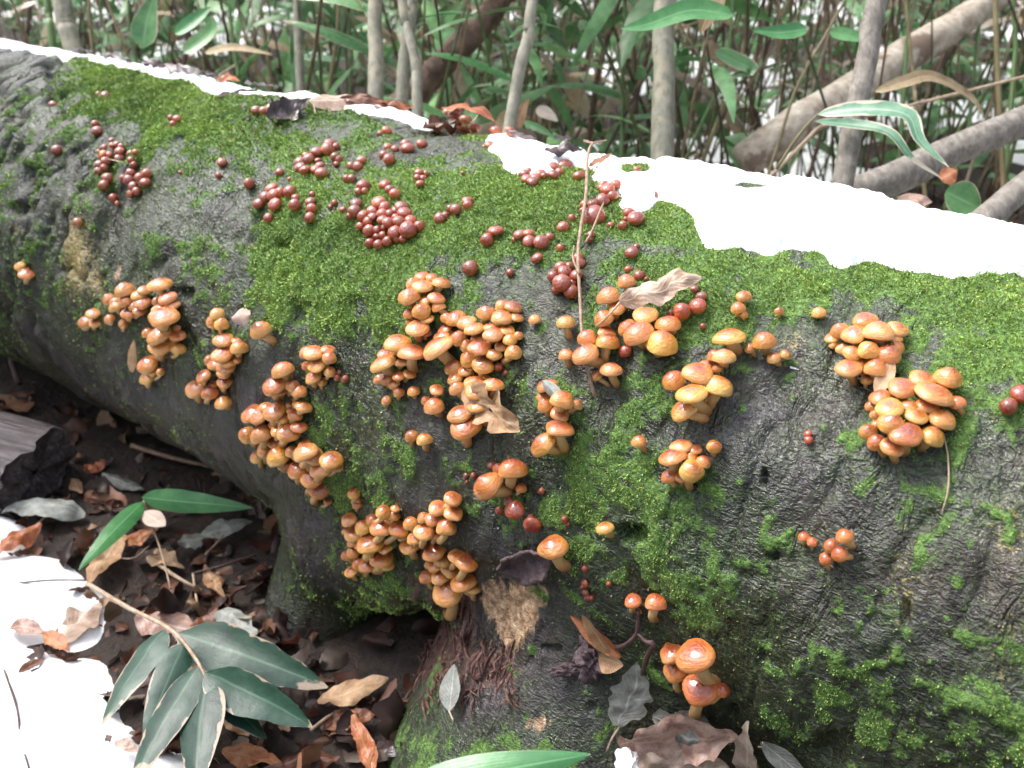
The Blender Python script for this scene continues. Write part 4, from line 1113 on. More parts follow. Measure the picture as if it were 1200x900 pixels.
def clump_labels(kind, colour, place, caps):
    what = 'mushroom' if kind == 'o' else 'button mushroom'
    n = len(caps)
    if n == 1:
        return ['%s %s, %s' % (colour, what, place)]
    if n == 2:
        a, b = caps
        big = a[2] * a[3] / (b[2] * b[3])
        if big > 1.35 or big < 0.74:
            w = ('larger', 'smaller') if big > 1 else ('smaller', 'larger')
        elif abs(a[1] - b[1]) > 0.5 * abs(a[0] - b[0]):
            w = ('upper', 'lower') if a[1] < b[1] else ('lower', 'upper')
        else:
            w = ('left', 'right') if a[0] < b[0] else ('right', 'left')
        return ['%s %s %s, %s' % (w[i], colour, what, place) for i in (0, 1)]
    order = sorted(range(n), key=lambda i: caps[i][1])
    rows, cur = [], [order[0]]
    hmed = sorted(c[3] for c in caps)[n // 2]
    for i in order[1:]:
        if caps[i][1] - caps[cur[0]][1] > 0.75 * hmed:
            rows.append(cur)
            cur = [i]
        else:
            cur.append(i)
    rows.append(cur)
    out = [''] * n
    area = sorted(range(n), key=lambda i: -caps[i][2] * caps[i][3])
    for ri, row in enumerate(rows):
        row.sort(key=lambda i: caps[i][0])
        rn = 'top row' if ri == 0 else 'bottom row' if ri == len(rows) - 1 else ORD[ri] + ' row'
        rn2 = 'topmost' if ri == 0 else 'lowest' if ri == len(rows) - 1 else ORD[ri] + ' from top'
        for ci, i in enumerate(row):
            if len(row) == 1:
                w = '%s %s, %s' % (colour, what, rn2)
            else:
                w = '%s %s, %s from left, %s' % (colour, what, ORD[ci], rn)
            out[i] = w + ' of ' + place
    if caps[area[0]][2] * caps[area[0]][3] > 1.25 * caps[area[1]][2] * caps[area[1]][3]:
        out[area[0]] = 'largest %s %s of %s' % (colour, what, place)
    return out


def short(t, colour):
    for a, b in (('button mushroom', 'bud'), (colour + ' ', ''), (' from left', ''), (', the ', ', ')):
        if len(t.replace(',', '').split()) > 16:
            t = t.replace(a, b, 1)
    return t


def stem_mesh(B, C, bdir, axis, rad, seed):
    L = max(np.linalg.norm(C - B), 1e-4)
    p1 = B + unit(bdir) * L * 0.38
    p2 = C - unit(axis) * L * 0.38
    t = np.linspace(0, 1, 8)[:, None]
    P = (1 - t) ** 3 * B + 3 * t * (1 - t) ** 2 * p1 + 3 * t * t * (1 - t) * p2 + t ** 3 * C
    r = rad * (1.12 + 0.18 * np.random.default_rng(seed).random(8))
    r[0] *= 1.15
    V, F = tube_np(P - B, r, 9, 10, 0.10, seed)
    vv = np.append(np.repeat(np.linspace(0, 1, 9), 10), [0, 1])
    return mesh_np('stem', V, F, M['stem'], True, {'v': vv})


def plant_mushrooms():
    r = random.Random(5)
    serial = 0
    for (ox, oy), kind, colour, place, caps in CLUMPS:
        labels = [short(t, colour) for t in clump_labels(kind, colour, place, caps)]
        K = [(ox + c[0] / 6.0, oy + c[1] / 6.0, c[2] / 6.0 * (1.19 if len(caps) > 4 else 1.05), c[3] / 6.0 * 1.08, (ox + c[4][0] / 6.0, oy + c[4][1] / 6.0) if len(c) > 4 else None) for c in caps]
        cx = sum(k[0] for k in K) / len(K)
        cy = sum(k[1] for k in K) / len(K)
        cr = max(max(math.hypot(k[0] - cx, k[1] - cy) for k in K), 12.0)
        grp = None
        if len(K) > 1:
            grp = ('orange mushrooms: ' if kind == 'o' else 'red button mushrooms: ') + place
        tint0 = r.uniform(0.94, 1.06)
        redder = 1.0 if 'red orange' not in colour else 0.72
        for (x, y, w, h, foot), lab in zip(K, labels):
            serial += 1
            P, N = hit_log(x, y)
            depth = (P - EYE) @ FW
            v = -unit(ray(x, y))
            lean = (RT * (x - cx) - UP * (y - cy) * 0.5) / cr
            Wm = w * depth / FPX
            if kind == 'r':
                prot = Wm * r.uniform(0.40, 0.55) if len(K) < 5 else Wm * (0.5 + 0.5 * (1 - math.hypot(x - cx, y - cy) / cr))
                depth2 = depth - prot * 0.9
                Wm = w * depth2 / FPX
                C = at(x, y, depth2)
                axis = unit(0.30 * np.array([0, 0, 1.0]) + 0.75 * N + 0.25 * lean + 0.12 * np.array([r.gauss(0, 1) for _ in range(3)]))
                root = link('mushroom_bud', BUDS[r.randrange(len(BUDS))], None, C, lab, 'mushroom', grp)
                Q = frame(axis, r.uniform(0, 6.28))
                hz = Wm * min(max(h / w, 0.70), 1.05) * r.uniform(0.78, 1.0)
                Q = Q @ np.diag([Wm, Wm, hz])
                root.matrix_world = Matrix([list(Q[0]) + [C[0]], list(Q[1]) + [C[1]], list(Q[2]) + [C[2]], [0, 0, 0, 1]])
                k = r.uniform(0.8, 1.25) * (0.72 if 'very dark' in colour else 1.0)
                g = r.uniform(0.85, 1.2) * (1.5 if 'orange' in colour else 1.0)
                root.color = (k * tint0, k * g, k * g, 1)
                continue
            axis = unit(0.92 * np.array([0, 0, 1.0]) + 0.22 * N + 0.05 * v + 0.34 * lean + 0.10 * np.array([r.gauss(0, 1) for _ in range(3)]))
            if foot:
                fd = (RT * (x - foot[0]) - UP * (y - foot[1])) / max(math.hypot(x - foot[0], y - foot[1]), 1.0)
                axis = unit(axis + 0.75 * fd)
            c = min(max(axis @ v, 0.15), 0.9)
            s = math.sqrt(1 - c * c)
            up_part = h - 0.5 * w * c
            hc = math.sqrt(max(up_part ** 2 - (0.5 * w * c) ** 2, 0.0)) / s / w
            hc = min(max(hc, 0.26), 0.52)
            inner = 1 - math.hypot(x - cx, y - cy) / cr if len(K) > 4 else 0.3
            prot = Wm * (0.62 + 0.55 * inner + r.uniform(-0.12, 0.12))
            depth2 = depth - prot
            Wm = w * depth2 / FPX
            C = at(x, y + (h * 0.5 - 0.5 * w * c), depth2)
            fx, fy = foot if foot else (x + 0.30 * (cx - x) * (len(K) > 3), y + 0.75 * h)
            B, BN = hit_log(fx, fy)
            if np.linalg.norm(B - C) > 3.0 * Wm + 0.012:
                B, BN = near_log(C - axis * Wm * 0.7)
            B = B - BN * 0.002
            root = link('mushroom', None, None, B, lab, 'mushroom', grp)
            root.empty_display_size = 0.01
            cap = link('cap', CAPS[r.randrange(len(CAPS))], root)
            Q = frame(axis, r.uniform(0, 6.28)) @ np.diag([Wm, Wm, Wm * hc])
            O = C - B
            cap.matrix_local = Matrix([list(Q[0]) + [O[0]], list(Q[1]) + [O[1]], list(Q[2]) + [O[2]], [0, 0, 0, 1]])
            k = r.uniform(0.86, 1.10) * tint0
            cap.color = (k * (0.92 if redder < 1 else 1), k * redder * r.uniform(0.85, 1.12), k * redder * r.uniform(0.8, 1.1), 1)
            link('stem', stem_mesh(B, C + axis * Wm * hc * 0.12, BN + np.array([0, 0, 0.35]), axis, Wm * (0.155 if foot else 0.14), serial), root)


plant_mushrooms()

# ------------------------------------------------------------------ leaves, twigs and scraps
def leaf_np(L, W, nu=14, nv=7, bend=0.0, cup=0.0, crumple=0.0, seed=0, lance=False, ragged=0.0, side=0.0, hole=None):
    """blade along +X from the origin, width along Y, face up +Z"""
    u = np.linspace(0, 1, nu)[:, None]
    v = np.linspace(-1, 1, nv)[None]
    if lance:
        wd = np.clip(np.sin(np.pi * np.clip(u, 0, 1) ** 0.62), 0, 1) ** 0.75
        wd = np.where(u < 0.06, wd * (0.25 + u * 12), wd)
    else:
        wd = np.sin(np.pi * np.clip(u * 0.97 + 0.02, 0, 1) ** 0.85) ** 0.8
    wd = np.maximum(wd, 0.03)
    if ragged:
        wd = wd * (1 + ragged * fbm(np.stack([u * 9 + 0 * v, np.sign(v) * 3 + 0 * u, 0 * u + 0 * v + seed], -1), 3))
    X = L * u + 0 * v
    Y = 0.5 * W * wd * v + side * L * np.sin(np.pi * u) * 1.0
    Z = cup * W * (np.abs(v) ** 1.5) * wd + 0 * u
    if crumple:
        q = np.stack([X / W, Y / W, 0 * X], -1) * 1.7 + seed * 3.1
        Z = Z + crumple * W * fbm(q, 3)
        Y = Y + 0.35 * crumple * W * fbm(q + 40, 2)
    if abs(bend) > 1e-4:                                     # arc along its length
        a = bend * u
        R = L / bend
        X2 = (R - Z) * np.sin(a)
        Z2 = R - (R - Z) * np.cos(a)
        X, Z = X2, -Z2 + 0 * Z
    V = np.stack([X, Y, Z], -1)
    F = grid_faces(nu, nv)
    if hole is not None:
        i = int(hole[0] * (nu - 1)) * (nv - 1) + int(hole[1] * (nv - 1))
        F = np.delete(F, i, 0)
    lu = (u + 0 * v).ravel()
    lv = (v + 0 * u).ravel()
    return V.reshape(-1, 3), F, lu, lv


def basis(xd, zd):
    x = unit(xd)
    z = unit(np.asarray(zd) - x * (np.asarray(zd) @ x))
    return np.stack([x, np.cross(z, x), z], 1)


def surf(px, py, lift=0.0, where='log'):
    if where == 'log':
        P, N = hit_log(px, py)
        return P + N * lift, N
    if where == 'ground':
        P = on_z(px, py, 0.0)
        for _ in range(3):
            P = on_z(px, py, float(ground_h(P[0], P[1])) + lift)
        return P, np.array([0, 0, 1.0])
    return at(px, py, where), unit(np.array([0, -0.45, 1.0]))


def leaf(label, base, tip, wpx, where, mat, lift=0.004, tilt=0.0, roll=0.0, stalk=None, cat='leaf', name='dead_leaf', group=None, parent=None, tip_lift=None, part='leaf', thick=0.0, **kw):
    B, N = surf(*base, lift, where)
    T, N2 = surf(*tip, lift if tip_lift is None else tip_lift, where)
    d = T - B
    L = np.linalg.norm(d)
    dep = ((B + T) / 2 - EYE) @ FW
    W = wpx * dep / FPX
    n = unit(N + N2)
    n = unit(n * (1 - tilt) + tilt * -unit(ray((base[0] + tip[0]) / 2, (base[1] + tip[1]) / 2)))
    Q = basis(d, n)
    if roll:
        c, s = math.cos(roll), math.sin(roll)
        Q = Q @ np.array([[1, 0, 0], [0, c, -s], [0, s, c]])
    bend = kw.get('bend', 0.0)
    V, F, lu, lv = leaf_np(L, W, **kw)
    if bend:
        # keep the tip where it belongs after bending
        e = V[lu > 0.999].mean(0)
        sc = L / np.linalg.norm(e)
        a = math.atan2(e[2], e[0])
        c, s = math.cos(a), math.sin(a)
        V = (V * sc) @ np.array([[c, 0, -s], [0, 1, 0], [s, 0, c]]) if abs(a) > 1e-6 else V
    V = V @ Q.T
    if parent is None:
        me = mesh_np(name, V, F, M[mat], True, {'lu': lu, 'lv': lv})
        ob = link(name, me, None, B, label, cat, group)
        org = B
    else:
        org = np.array(parent.location)
        me = mesh_np(part, V + (B - org), F, M[mat], True, {'lu': lu, 'lv': lv})
        ob = link(part, me, parent)
    if thick:
        md = ob.modifiers.new('thickness', 'SOLIDIFY')
        md.thickness = thick
    if stalk:
        P = [B] + [surf(q[0], q[1], lift, where)[0] for q in stalk]
        V, F = tube_np(np.array(P) - org, [0.0011, 0.0009, 0.0008], 10, 6)
        link('stalk', mesh_np('stalk', V, F, M['straw']), ob if parent is None else parent)
    return ob


def path(pts, where, lift=0.003):
    return np.array([surf(p[0], p[1], lift if len(p) < 3 else p[2], where)[0] for p in pts])


leaf('curled tan dead leaf with a hole resting on orange mushrooms', (560, 462), (624, 499), 42, 'log', 'leaf_tan', 0.026, 0.5, cup=0.12, crumple=0.6, seed=3, ragged=0.7, hole=(0.5, 0.45), nu=20, nv=11)
leaf('pale dry leaf with long curved stalk lying on mushrooms', (744, 366), (826, 340), 36, 'log', 'leaf_pale', 0.024, 0.25, cup=-0.1, crumple=0.55, seed=5, ragged=0.5, nu=24, nv=11, stalk=[(728, 380), (706, 384)])
leaf('thin brown leaf wedged between the two right mushroom clumps', (1014, 465), (1054, 438), 20, 'log', 'leaf_tan', 0.018, 0.5, cup=0.1, crumple=0.15, seed=8)
leaf('narrow tan leaf hanging beside the tall far mushroom column', (163, 426), (169, 395), 11, 'log', 'leaf_tan', 0.016, 0.6, cup=0.2, crumple=0.2, seed=9)
leaf('pink leaf scrap stuck on a lone orange mushroom', (296, 380), (322, 372), 24, 'log', 'leaf_pink', 0.034, 0.3, cup=-0.25, crumple=0.2, seed=11, ragged=0.4)
leaf('grey leaf scrap stuck on an orange mushroom cap', (654, 456), (669, 474), 15, 'log', 'leaf_grey', 0.026, 0.7, cup=-0.25, crumple=0.1, seed=12)
leaf('rust leaf arching over red buds on the log crest', (508, 146), (578, 158), 26, 'log', 'leaf_rust', 0.020, 0.3, bend=1.1, crumple=0.3, seed=14, ragged=0.4)
leaf('crumpled dark brown leaf ball on the log crest', (496, 160), (528, 158), 34, 'log', 'leaf_brown', 0.012, 0.3, cup=0.3, crumple=0.75, seed=15, nu=22, nv=14, ragged=0.4)
leaf('thin dark leaf edge standing beside the brown leaf ball', (526, 138), (531, 161), 8, 'log', 'leaf_grey', 0.012, 0.3, cup=0.2, seed=16)
leaf('whitish broad leaf with stalk at the snow strip', (362, 126), (432, 110), 30, 'log', 'leaf_pale', 0.012, 0.25, cup=-0.12, crumple=0.18, seed=17, stalk=[(368, 134), (374, 143)])
leaf('large blackened crumpled leaf on moss beside orange red buds', (316, 148), (362, 128), 36, 'log', 'leaf_dark', 0.010, 0.3, cup=0.1, crumple=0.6, seed=18, nu=22, nv=14, ragged=0.4)
leaf('small blackened leaf scrap above the orange red trio', (256, 118), (302, 110), 12, 'log', 'leaf_dark', 0.007, 0.2, crumple=0.4, seed=19, ragged=0.4)
leaf('small dark scrap left of the orange red trio', (292, 142), (287, 124), 10, 'log', 'leaf_dark', 0.006, 0.2, crumple=0.3, seed=20)
leaf('brown leaf heap lying along the snow strip end', (398, 126), (468, 118), 20, 'log', 'leaf_brown', 0.012, 0.3, crumple=0.55, seed=21, nu=22, nv=10, ragged=0.5)
leaf('reddish curled leaf beside the brown heap', (440, 112), (482, 124), 13, 'log', 'leaf_rust', 0.012, 0.3, crumple=0.45, seed=22, ragged=0.4)
for i, (b, t, w, m, lab) in enumerate([((86, 69), (106, 70), 10, 'leaf_dark', 'first dark leaf scrap from the far end of the snow strip'),
                                        ((120, 66), (150, 67), 12, 'leaf_dark', 'second dark leaf scrap along the snow strip, wider'),
                                        ((168, 73), (192, 79), 12, 'leaf_dark', 'third dark leaf scrap along the snow strip'),
                                        ((195, 84), (232, 75), 15, 'leaf_dark', 'broad dark leaf scrap standing in the snow strip'),
                                        ((230, 90), (262, 84), 11, 'leaf_dark', 'dark leaf scrap just below the rust leaf on snow'),
                                        ((252, 71), (282, 75), 14, 'leaf_rust', 'rust coloured leaf lying on the snow strip'),
                                        ((284, 88), (328, 92), 9, 'leaf_dark', 'long thin dark scrap at the snow strip edge')]):
    leaf(lab, b, t, w, 'log', m, 0.014, 0.25, crumple=0.55, seed=30 + i, ragged=0.5)
leaf('dark leaf edge bordering the snow where it starts', (590, 166), (630, 180), 11, 'log', 'leaf_dark', 0.016, 0.3, crumple=0.4, seed=41, ragged=0.3)
leaf('dark leaf folded over red buds at the snow edge', (632, 194), (692, 180), 16, 'log', 'leaf_dark', 0.020, 0.35, crumple=0.6, seed=42, ragged=0.4)
leaf('purple leaf scrap poking from the snow', (646, 184), (662, 174), 9, 'log', 'leaf_dark', 0.024, 0.4, crumple=0.4, seed=43)
leaf('pinkish leaf tip poking from the snow', (676, 184), (692, 166), 10, 'log', 'leaf_pink', 0.024, 0.4, crumple=0.3, seed=44)
leaf('small brown leaf bent at the hanging twig top', (694, 212), (716, 198), 11, 'log', 'leaf_brown', 0.018, 0.4, crumple=0.5, seed=45)
leaf('greyish narrow leaf lying on rotten fibres below pale wood', (541, 835), (548, 783), 28, 'log', 'leaf_grey', 0.016, 0.5, cup=0.15, crumple=0.12, seed=46, stalk=[(545, 845)])
leaf('rust leaf strip of the split dead leaf, leaning outward', (734, 762), (682, 708), 20, 'log', 'leaf_rust', 0.014, 0.5, cup=0.25, crumple=0.2, seed=47, tip_lift=0.02)
leaf('upright tan strip of the split dead leaf', (726, 752), (700, 694), 17, 'log', 'leaf_tan', 0.020, 0.5, cup=0.3, crumple=0.2, seed=48, tip_lift=0.03)
leaf('folded tan leaf base under the split strips', (712, 760), (738, 770), 26, 'log', 'leaf_tan', 0.018, 0.5, cup=0.3, crumple=0.3, seed=49)
leaf('grey wet skeletal leaf under the dead twig', (727, 846), (752, 774), 48, 'log', 'leaf_grey', 0.008, 0.2, cup=0.06, crumple=0.35, seed=50, ragged=0.4, nu=26, nv=12, stalk=[(718, 862), (711, 876)])
leaf('dark grey wet leaf beside the glossy low mushrooms', (768, 838), (862, 862), 44, 'log', 'leaf_grey', 0.012, 0.2, cup=-0.06, crumple=0.45, seed=51, ragged=0.5, nu=24, nv=12)
leaf('large pinkish wet leaf lying at the log foot', (722, 872), (872, 850), 66, 'log', 'leaf_pink', 0.010, 0.2, cup=0.05, crumple=0.45, seed=52, ragged=0.35, nu=30, nv=14)
leaf('second pinkish leaf at the bottom edge, torn', (735, 905), (865, 880), 62, 'log', 'leaf_pale', 0.018, 0.25, cup=-0.05, crumple=0.5, seed=53, ragged=0.4, nu=30, nv=14)
leaf('pointed pale pink leaf tip beside the grey green leaf', (884, 915), (891, 838), 34, 'log', 'leaf_pale', 0.014, 0.25, cup=0.12, crumple=0.3, seed=54, ragged=0.4)
leaf('pale grey green leaf with dark spots at bottom edge', (906, 862), (954, 902), 36, 'log', 'leaf_grey', 0.012, 0.3, cup=0.06, crumple=0.08, seed=55, stalk=[(898, 860), (890, 859)])
leaf('purple brown ear fungus curling out of the bark', (656, 642), (598, 661), 40, 'log', 'ear', 0.010, 0.2, cup=0.42, crumple=0.6, seed=56, cat='fungus', name='ear_fungus', thick=0.003, nu=20, nv=10)


def blob(name, label, cat, px, py, w, h, lift, mat, rough, seed, where='log', kind=None, ax=1.0):
    P, N = surf(px, py, lift, where)
    dep = (P - EYE) @ FW
    k = 28
    th, ph = np.meshgrid(np.linspace(0.02, math.pi - 0.02, k), np.linspace(0, 2 * np.pi, k * 2, endpoint=False), indexing='ij')
    D = np.stack([np.sin(th) * np.cos(ph), np.sin(th) * np.sin(ph), np.cos(th)], -1)
    f = 1 + rough * fbm(D * 2.2 + seed, 4) - 0.5 * rough * np.abs(fbm(D * 4.5 + seed, 3))
    V = (D * f[..., None]).reshape(-1, 3) * np.array([w, h, min(w, h)]) * 0.5 * dep / FPX
    V = V @ np.stack([RT, UP, -FW], 0)
    me = mesh_np(name, V, grid_faces(k, 2 * k, True), M[mat])
    return link(name, me, None, P, label, cat, None, kind)


blob('rotten_lump', 'wrinkled purple brown rotten lump beside the split dead leaf', 'fungus', 697, 768, 42, 46, 0.006, 'ear', 0.8, 3)
blob('rotten_lump', 'small flat purple lump beside the wrinkled one', 'fungus', 668, 784, 40, 16, 0.003, 'ear', 0.7, 6)
blob('snow', 'little lump of snow on the wet leaves at the bottom edge', 'snow', 736, 888, 34, 36, 0.016, 'snow', 0.4, 9, kind='stuff')

# twigs on the log
tw = tube('twig', path([(706, 180, .03), (693, 198, .024), (686, 250, .02), (685, 300, .018), (688, 350, .014), (690, 420, .018), (699, 466, .008)], 'log'),
          [0.0006, 0.0015, 0.0018, 0.0018, 0.0016, 0.0015, 0.0017], M['twig'], n=40, rough=0.15, label='long dry twig hanging down across the moss and mushrooms', cat='twig')
V, F = tube_np(path([(707, 262, .022), (700, 284, .02), (691, 300, .018)], 'log') - np.array(tw.location), [0.0009, 0.0014, 0.0016], 10, 6)
link('side_shoot', mesh_np('side_shoot', V, F, M['twig']), tw)
V, F = tube_np(path([(671, 306, .02), (674, 320, .02), (686, 330, .016)], 'log') - np.array(tw.location), [0.0007, 0.001, 0.0013], 10, 6)
link('side_shoot', mesh_np('side_shoot', V, F, M['twig']), tw)
dt = tube('twig', path([(728, 750, .012), (742, 742, .014), (758, 731, .014), (757, 709, .012)], 'log'), [0.0024, 0.0021, 0.0023, 0.0018], M['twig_dark'], n=24, rough=0.35, label='forked dark purple twig beside the split dead leaf', cat='twig')
V, F = tube_np(path([(758, 731, .014), (768, 743, .014), (775, 748, .012), (766, 765, .012), (761, 786, .008)], 'log') - np.array(dt.location), [0.0020, 0.0027, 0.0031, 0.0023, 0.0021], 20, 8, 0.6)
link('fork', mesh_np('fork', V, F, M['twig_dark']), dt)
tube('straw', path([(118, 181, .01), (132, 186, .012), (147, 192, .006)], 'log'), [0.0009, 0.0010, 0.0009], M['straw'], n=8, sides=6, label='thin pale straw lying across the far red bud group', cat='straw')
tube('rootlet', path([(1105, 508, .002), (1112, 540, .003), (1110, 575, .003), (1105, 602, .002)], 'log'), [0.0006, 0.0008, 0.0008, 0.0005], M['straw'], n=16, sides=6, label='thin pale rootlet below the lower right mushroom clump', cat='root')
tube('straw', path([(551, 162, .02), (557, 148, .03), (559, 134, .034)], 'log'), [0.0010, 0.0010, 0.0009], M['straw'], n=8, sides=6, label='short straw stuck between red buds on the crest', cat='straw')

# frayed rotten fibres round the bare wood: part of the log
fs = Soup()
rr = random.Random(21)
for i in range(170):
    px = rr.uniform(486, 612)
    py = rr.uniform(690, 820)
    if px > 560 and py < 745:
        continue
    ln = rr.uniform(8, 34)
    dx = rr.gauss(0, 9)
    lf = rr.uniform(0.000, 0.010)
    try:
        p0, n0 = surf(px, py, 0.0)
        p1, _ = surf(px + dx * 0.5, py + ln * 0.5, lf)
        p2, _ = surf(px + dx, py + ln, lf * rr.uniform(0.1, 0.9))
    except Exception:
        continue
    if np.linalg.norm(p2 - p0) > 0.06:
        continue
    w = rr.uniform(0.0005, 0.0021)
    V, F = tube_np([p0, p1, p2], [w, w * 1.2, w * 0.4], 7, 6, 0.9, i, 0.35)
    fs.add(V, F)
me = fs.build('rotten_fibres', M['rot'])
me.transform(LOG.matrix_world.inverted())
fo = link('rotten_fibres', me, LOG)
fo['label'] = 'frayed reddish brown rotten fibres below the bare wood'
fo['kind'] = 'stuff'

# ---- bamboo leaf pushed in from below
leaf('bright green bamboo leaf reaching in over the log foot', (470, 930), (692, 884), 50, 0.70, 'sasa_bright', 0, 0.35, bend=0.5, cup=0.12, seed=60, lance=True, name='bamboo_leaf', nu=24)

# ---- ground in front: bamboo sprig with broad dark leaves
sp = tube('bamboo_sprig', np.array([on_z(103, 684, 0.035), on_z(150, 712, 0.055), on_z(200, 738, 0.07), on_z(228, 770, 0.075), on_z(246, 804, 0.075)]), [0.0032, 0.0030, 0.0027, 0.0022, 0.0015], M['straw'], n=24, rough=0.1,
          label='dark green dwarf bamboo sprig with torn leaves beside the snow', cat='bamboo')


def sprig_leaf(base, tip, wpx, z0, z1, mat, seed, roll=0.0, bend=0.25, cup=0.10, lance=True, parent=sp, nu=20, nv=9, ragged=0.0, part='leaf'):
    B, T = on_z(*base, z0), on_z(*tip, z1)
    d = T - B
    L = np.linalg.norm(d)
    W = wpx * (((B + T) / 2 - EYE) @ FW) / FPX
    Q = basis(d, [0, -0.1, 1])
    c, s = math.cos(roll), math.sin(roll)
    Q = Q @ np.array([[1, 0, 0], [0, c, -s], [0, s, c]])
    V, F, lu, lv = leaf_np(L, W, nu, nv, bend=bend, cup=cup, crumple=0.05, seed=seed, lance=lance, ragged=ragged)
    e = V[lu > 0.999].mean(0)
    a = math.atan2(e[2], e[0])
    ca, sa = math.cos(a), math.sin(a)
    V = (V * (L / np.linalg.norm(e))) @ np.array([[ca, 0, -sa], [0, 1, 0], [sa, 0, ca]])
    V = V @ Q.T + B - np.array(parent.location)
    return link(part, mesh_np(part, V, F, M[mat], True, {'lu': lu, 'lv': lv}), parent)


sprig_leaf((192, 737), (119, 850), 46, 0.07, 0.045, 'sasa_dark', 1, 0.3, ragged=0.1)
sprig_leaf((216, 752), (168, 868), 40, 0.072, 0.035, 'sasa_dark', 2, -0.3)
sprig_leaf((233, 780), (152, 925), 52, 0.075, 0.045, 'sasa_dark', 3, 0.2)
sprig_leaf((242, 800), (228, 930), 56, 0.075, 0.05, 'sasa_dark', 4, 0.25)
sprig_leaf((240, 788), (366, 852), 62, 0.078, 0.05, 'sasa_dark', 5, -0.1, ragged=0.1)
sprig_leaf((208, 742), (384, 806), 66, 0.072, 0.04, 'sasa_dark', 6, 0.15, ragged=0.15)
sprig_leaf((247, 806), (312, 866), 40, 0.06, 0.03, 'sasa_dark', 7, -0.3)
# two plain green leaves on one thin stalk
s2 = tube('bamboo_sprig', np.array([on_z(168, 586, 0.06), on_z(178, 615, 0.035), on_z(190, 650, 0.02), on_z(200, 690, 0.008)]), [0.0012, 0.0015, 0.0016, 0.0018], M['twig'], n=14, sides=6,
          label='thin bamboo shoot with two smooth green leaves near the log', cat='bamboo')
sprig_leaf((166, 583), (296, 595), 27, 0.06, 0.06, 'sasa_bright', 11, 0.9, 0.1, 0.06, parent=s2)
sprig_leaf((168, 588), (92, 668), 25, 0.06, 0.05, 'sasa_bright', 12, -0.3, 0.3, 0.1, parent=s2)
sprig_leaf((168, 600), (194, 616), 22, 0.055, 0.05, 'leaf_pale', 13, 0.2, 0.1, 0.05, lance=False, parent=s2)

GL = [('tan leaf tucked under the green bamboo leaf', (143, 622), (104, 684), 36, 'leaf_tan', 0.022, 0.2),
      ('reddish curled leaf at the edge beside snow', (46, 616), (-10, 650), 24, 'leaf_rust', 0.028, 0.4),
      ('grey green arched leaf above the small snow patch', (100, 598), (2, 600), 34, 'leaf_grey', 0.02, 0.4),
      ('grey leaf leaning on thin twigs by the log', (236, 630), (296, 612), 26, 'leaf_grey', 0.02, 0.3),
      ('grey torn leaf piece left of the leaning one', (208, 640), (246, 628), 26, 'leaf_grey', 0.012, 0.3),
      ('curled tan leaf behind the crossing sticks', (176, 650), (214, 668), 34, 'leaf_tan', 0.012, 0.7),
      ('small brown leaf next to the curled tan one', (146, 640), (178, 622), 18, 'leaf_rust', 0.012, 0.6),
      ('large pinkish brown leaf behind the bamboo stalk', (158, 722), (232, 738), 44, 'leaf_pink', 0.014, 0.15),
      ('folded brown leaf right of the pinkish brown one', (228, 742), (258, 716), 26, 'leaf_brown', 0.012, 0.5),
      ('grey green leaf propped at the log root', (254, 714), (300, 744), 28, 'leaf_grey', 0.03, 0.3),
      ('pink leaf lying flat on the snow', (12, 732), (50, 742), 26, 'leaf_pink', 0.022, 0.2),
      ('rust leaf at the snow margin', (50, 740), (80, 764), 20, 'leaf_rust', 0.020, 0.3),
      ('greyish leaf bridging snow and soil', (70, 752), (118, 706), 40, 'leaf_pale', 0.012, 0.3),
      ('small purple leaf on the snow by a thin twig', (22, 788), (52, 772), 13, 'leaf_brown', 0.034, 0.2),
      ('little pink leaf on snow beside bamboo leaves', (135, 868), (162, 880), 15, 'leaf_pink', 0.034, 0.4),
      ('tan leaf at the mouth of the hollow', (372, 822), (455, 794), 32, 'leaf_tan', 0.02, 0.3),
      ('tall rust curl standing in the hollow leaf heap', (436, 905), (414, 832), 22, 'leaf_rust', 0.03, 0.7),
      ('rust leaf at bottom edge right of the sprig', (262, 880), (334, 896), 30, 'leaf_rust', 0.014, 0.3),
      ('brown leaf at bottom edge below the hollow', (326, 900), (398, 884), 36, 'leaf_brown', 0.014, 0.4),
      ('dark curled leaf against the mossy buttress', (446, 888), (486, 858), 30, 'leaf_dark', 0.02, 0.6),
      ('brown leaf in the hollow heap behind the rust curl', (380, 850), (440, 838), 30, 'leaf_brown', 0.016, 0.5),
      ('yellow green leaf piece under the bamboo sprig', (262, 838), (292, 862), 20, 'leaf_tan', 0.012, 0.2),
      ('brown curled leaf by the crossing sticks end', (240, 668), (262, 700), 22, 'leaf_tan', 0.014, 0.7),
      ('rust leaf lying in the shade under the log', (98, 552), (124, 540), 18, 'leaf_rust', 0.012, 0.5),
      ('brown leaf in shade beside the split wood', (84, 560), (96, 578), 14, 'leaf_tan', 0.010, 0.4),
      ('wide dark brown leaf flat on shaded soil', (100, 576), (150, 592), 26, 'leaf_brown', 0.008, 0.2),
      ('greyish leaf half hidden below the wood stick', (120, 556), (168, 574), 18, 'leaf_grey', 0.010, 0.2)]
for i, (lab, b, t, w, m, lf, cr) in enumerate(GL):
    leaf(lab, b, t, w, 'ground', m, lf, 0.25, cup=rnd.uniform(-0.2, 0.25), crumple=0.25 + 0.6 * cr, seed=100 + i, ragged=0.25, nu=18, nv=9, bend=rnd.uniform(-0.6, 0.9) * cr)

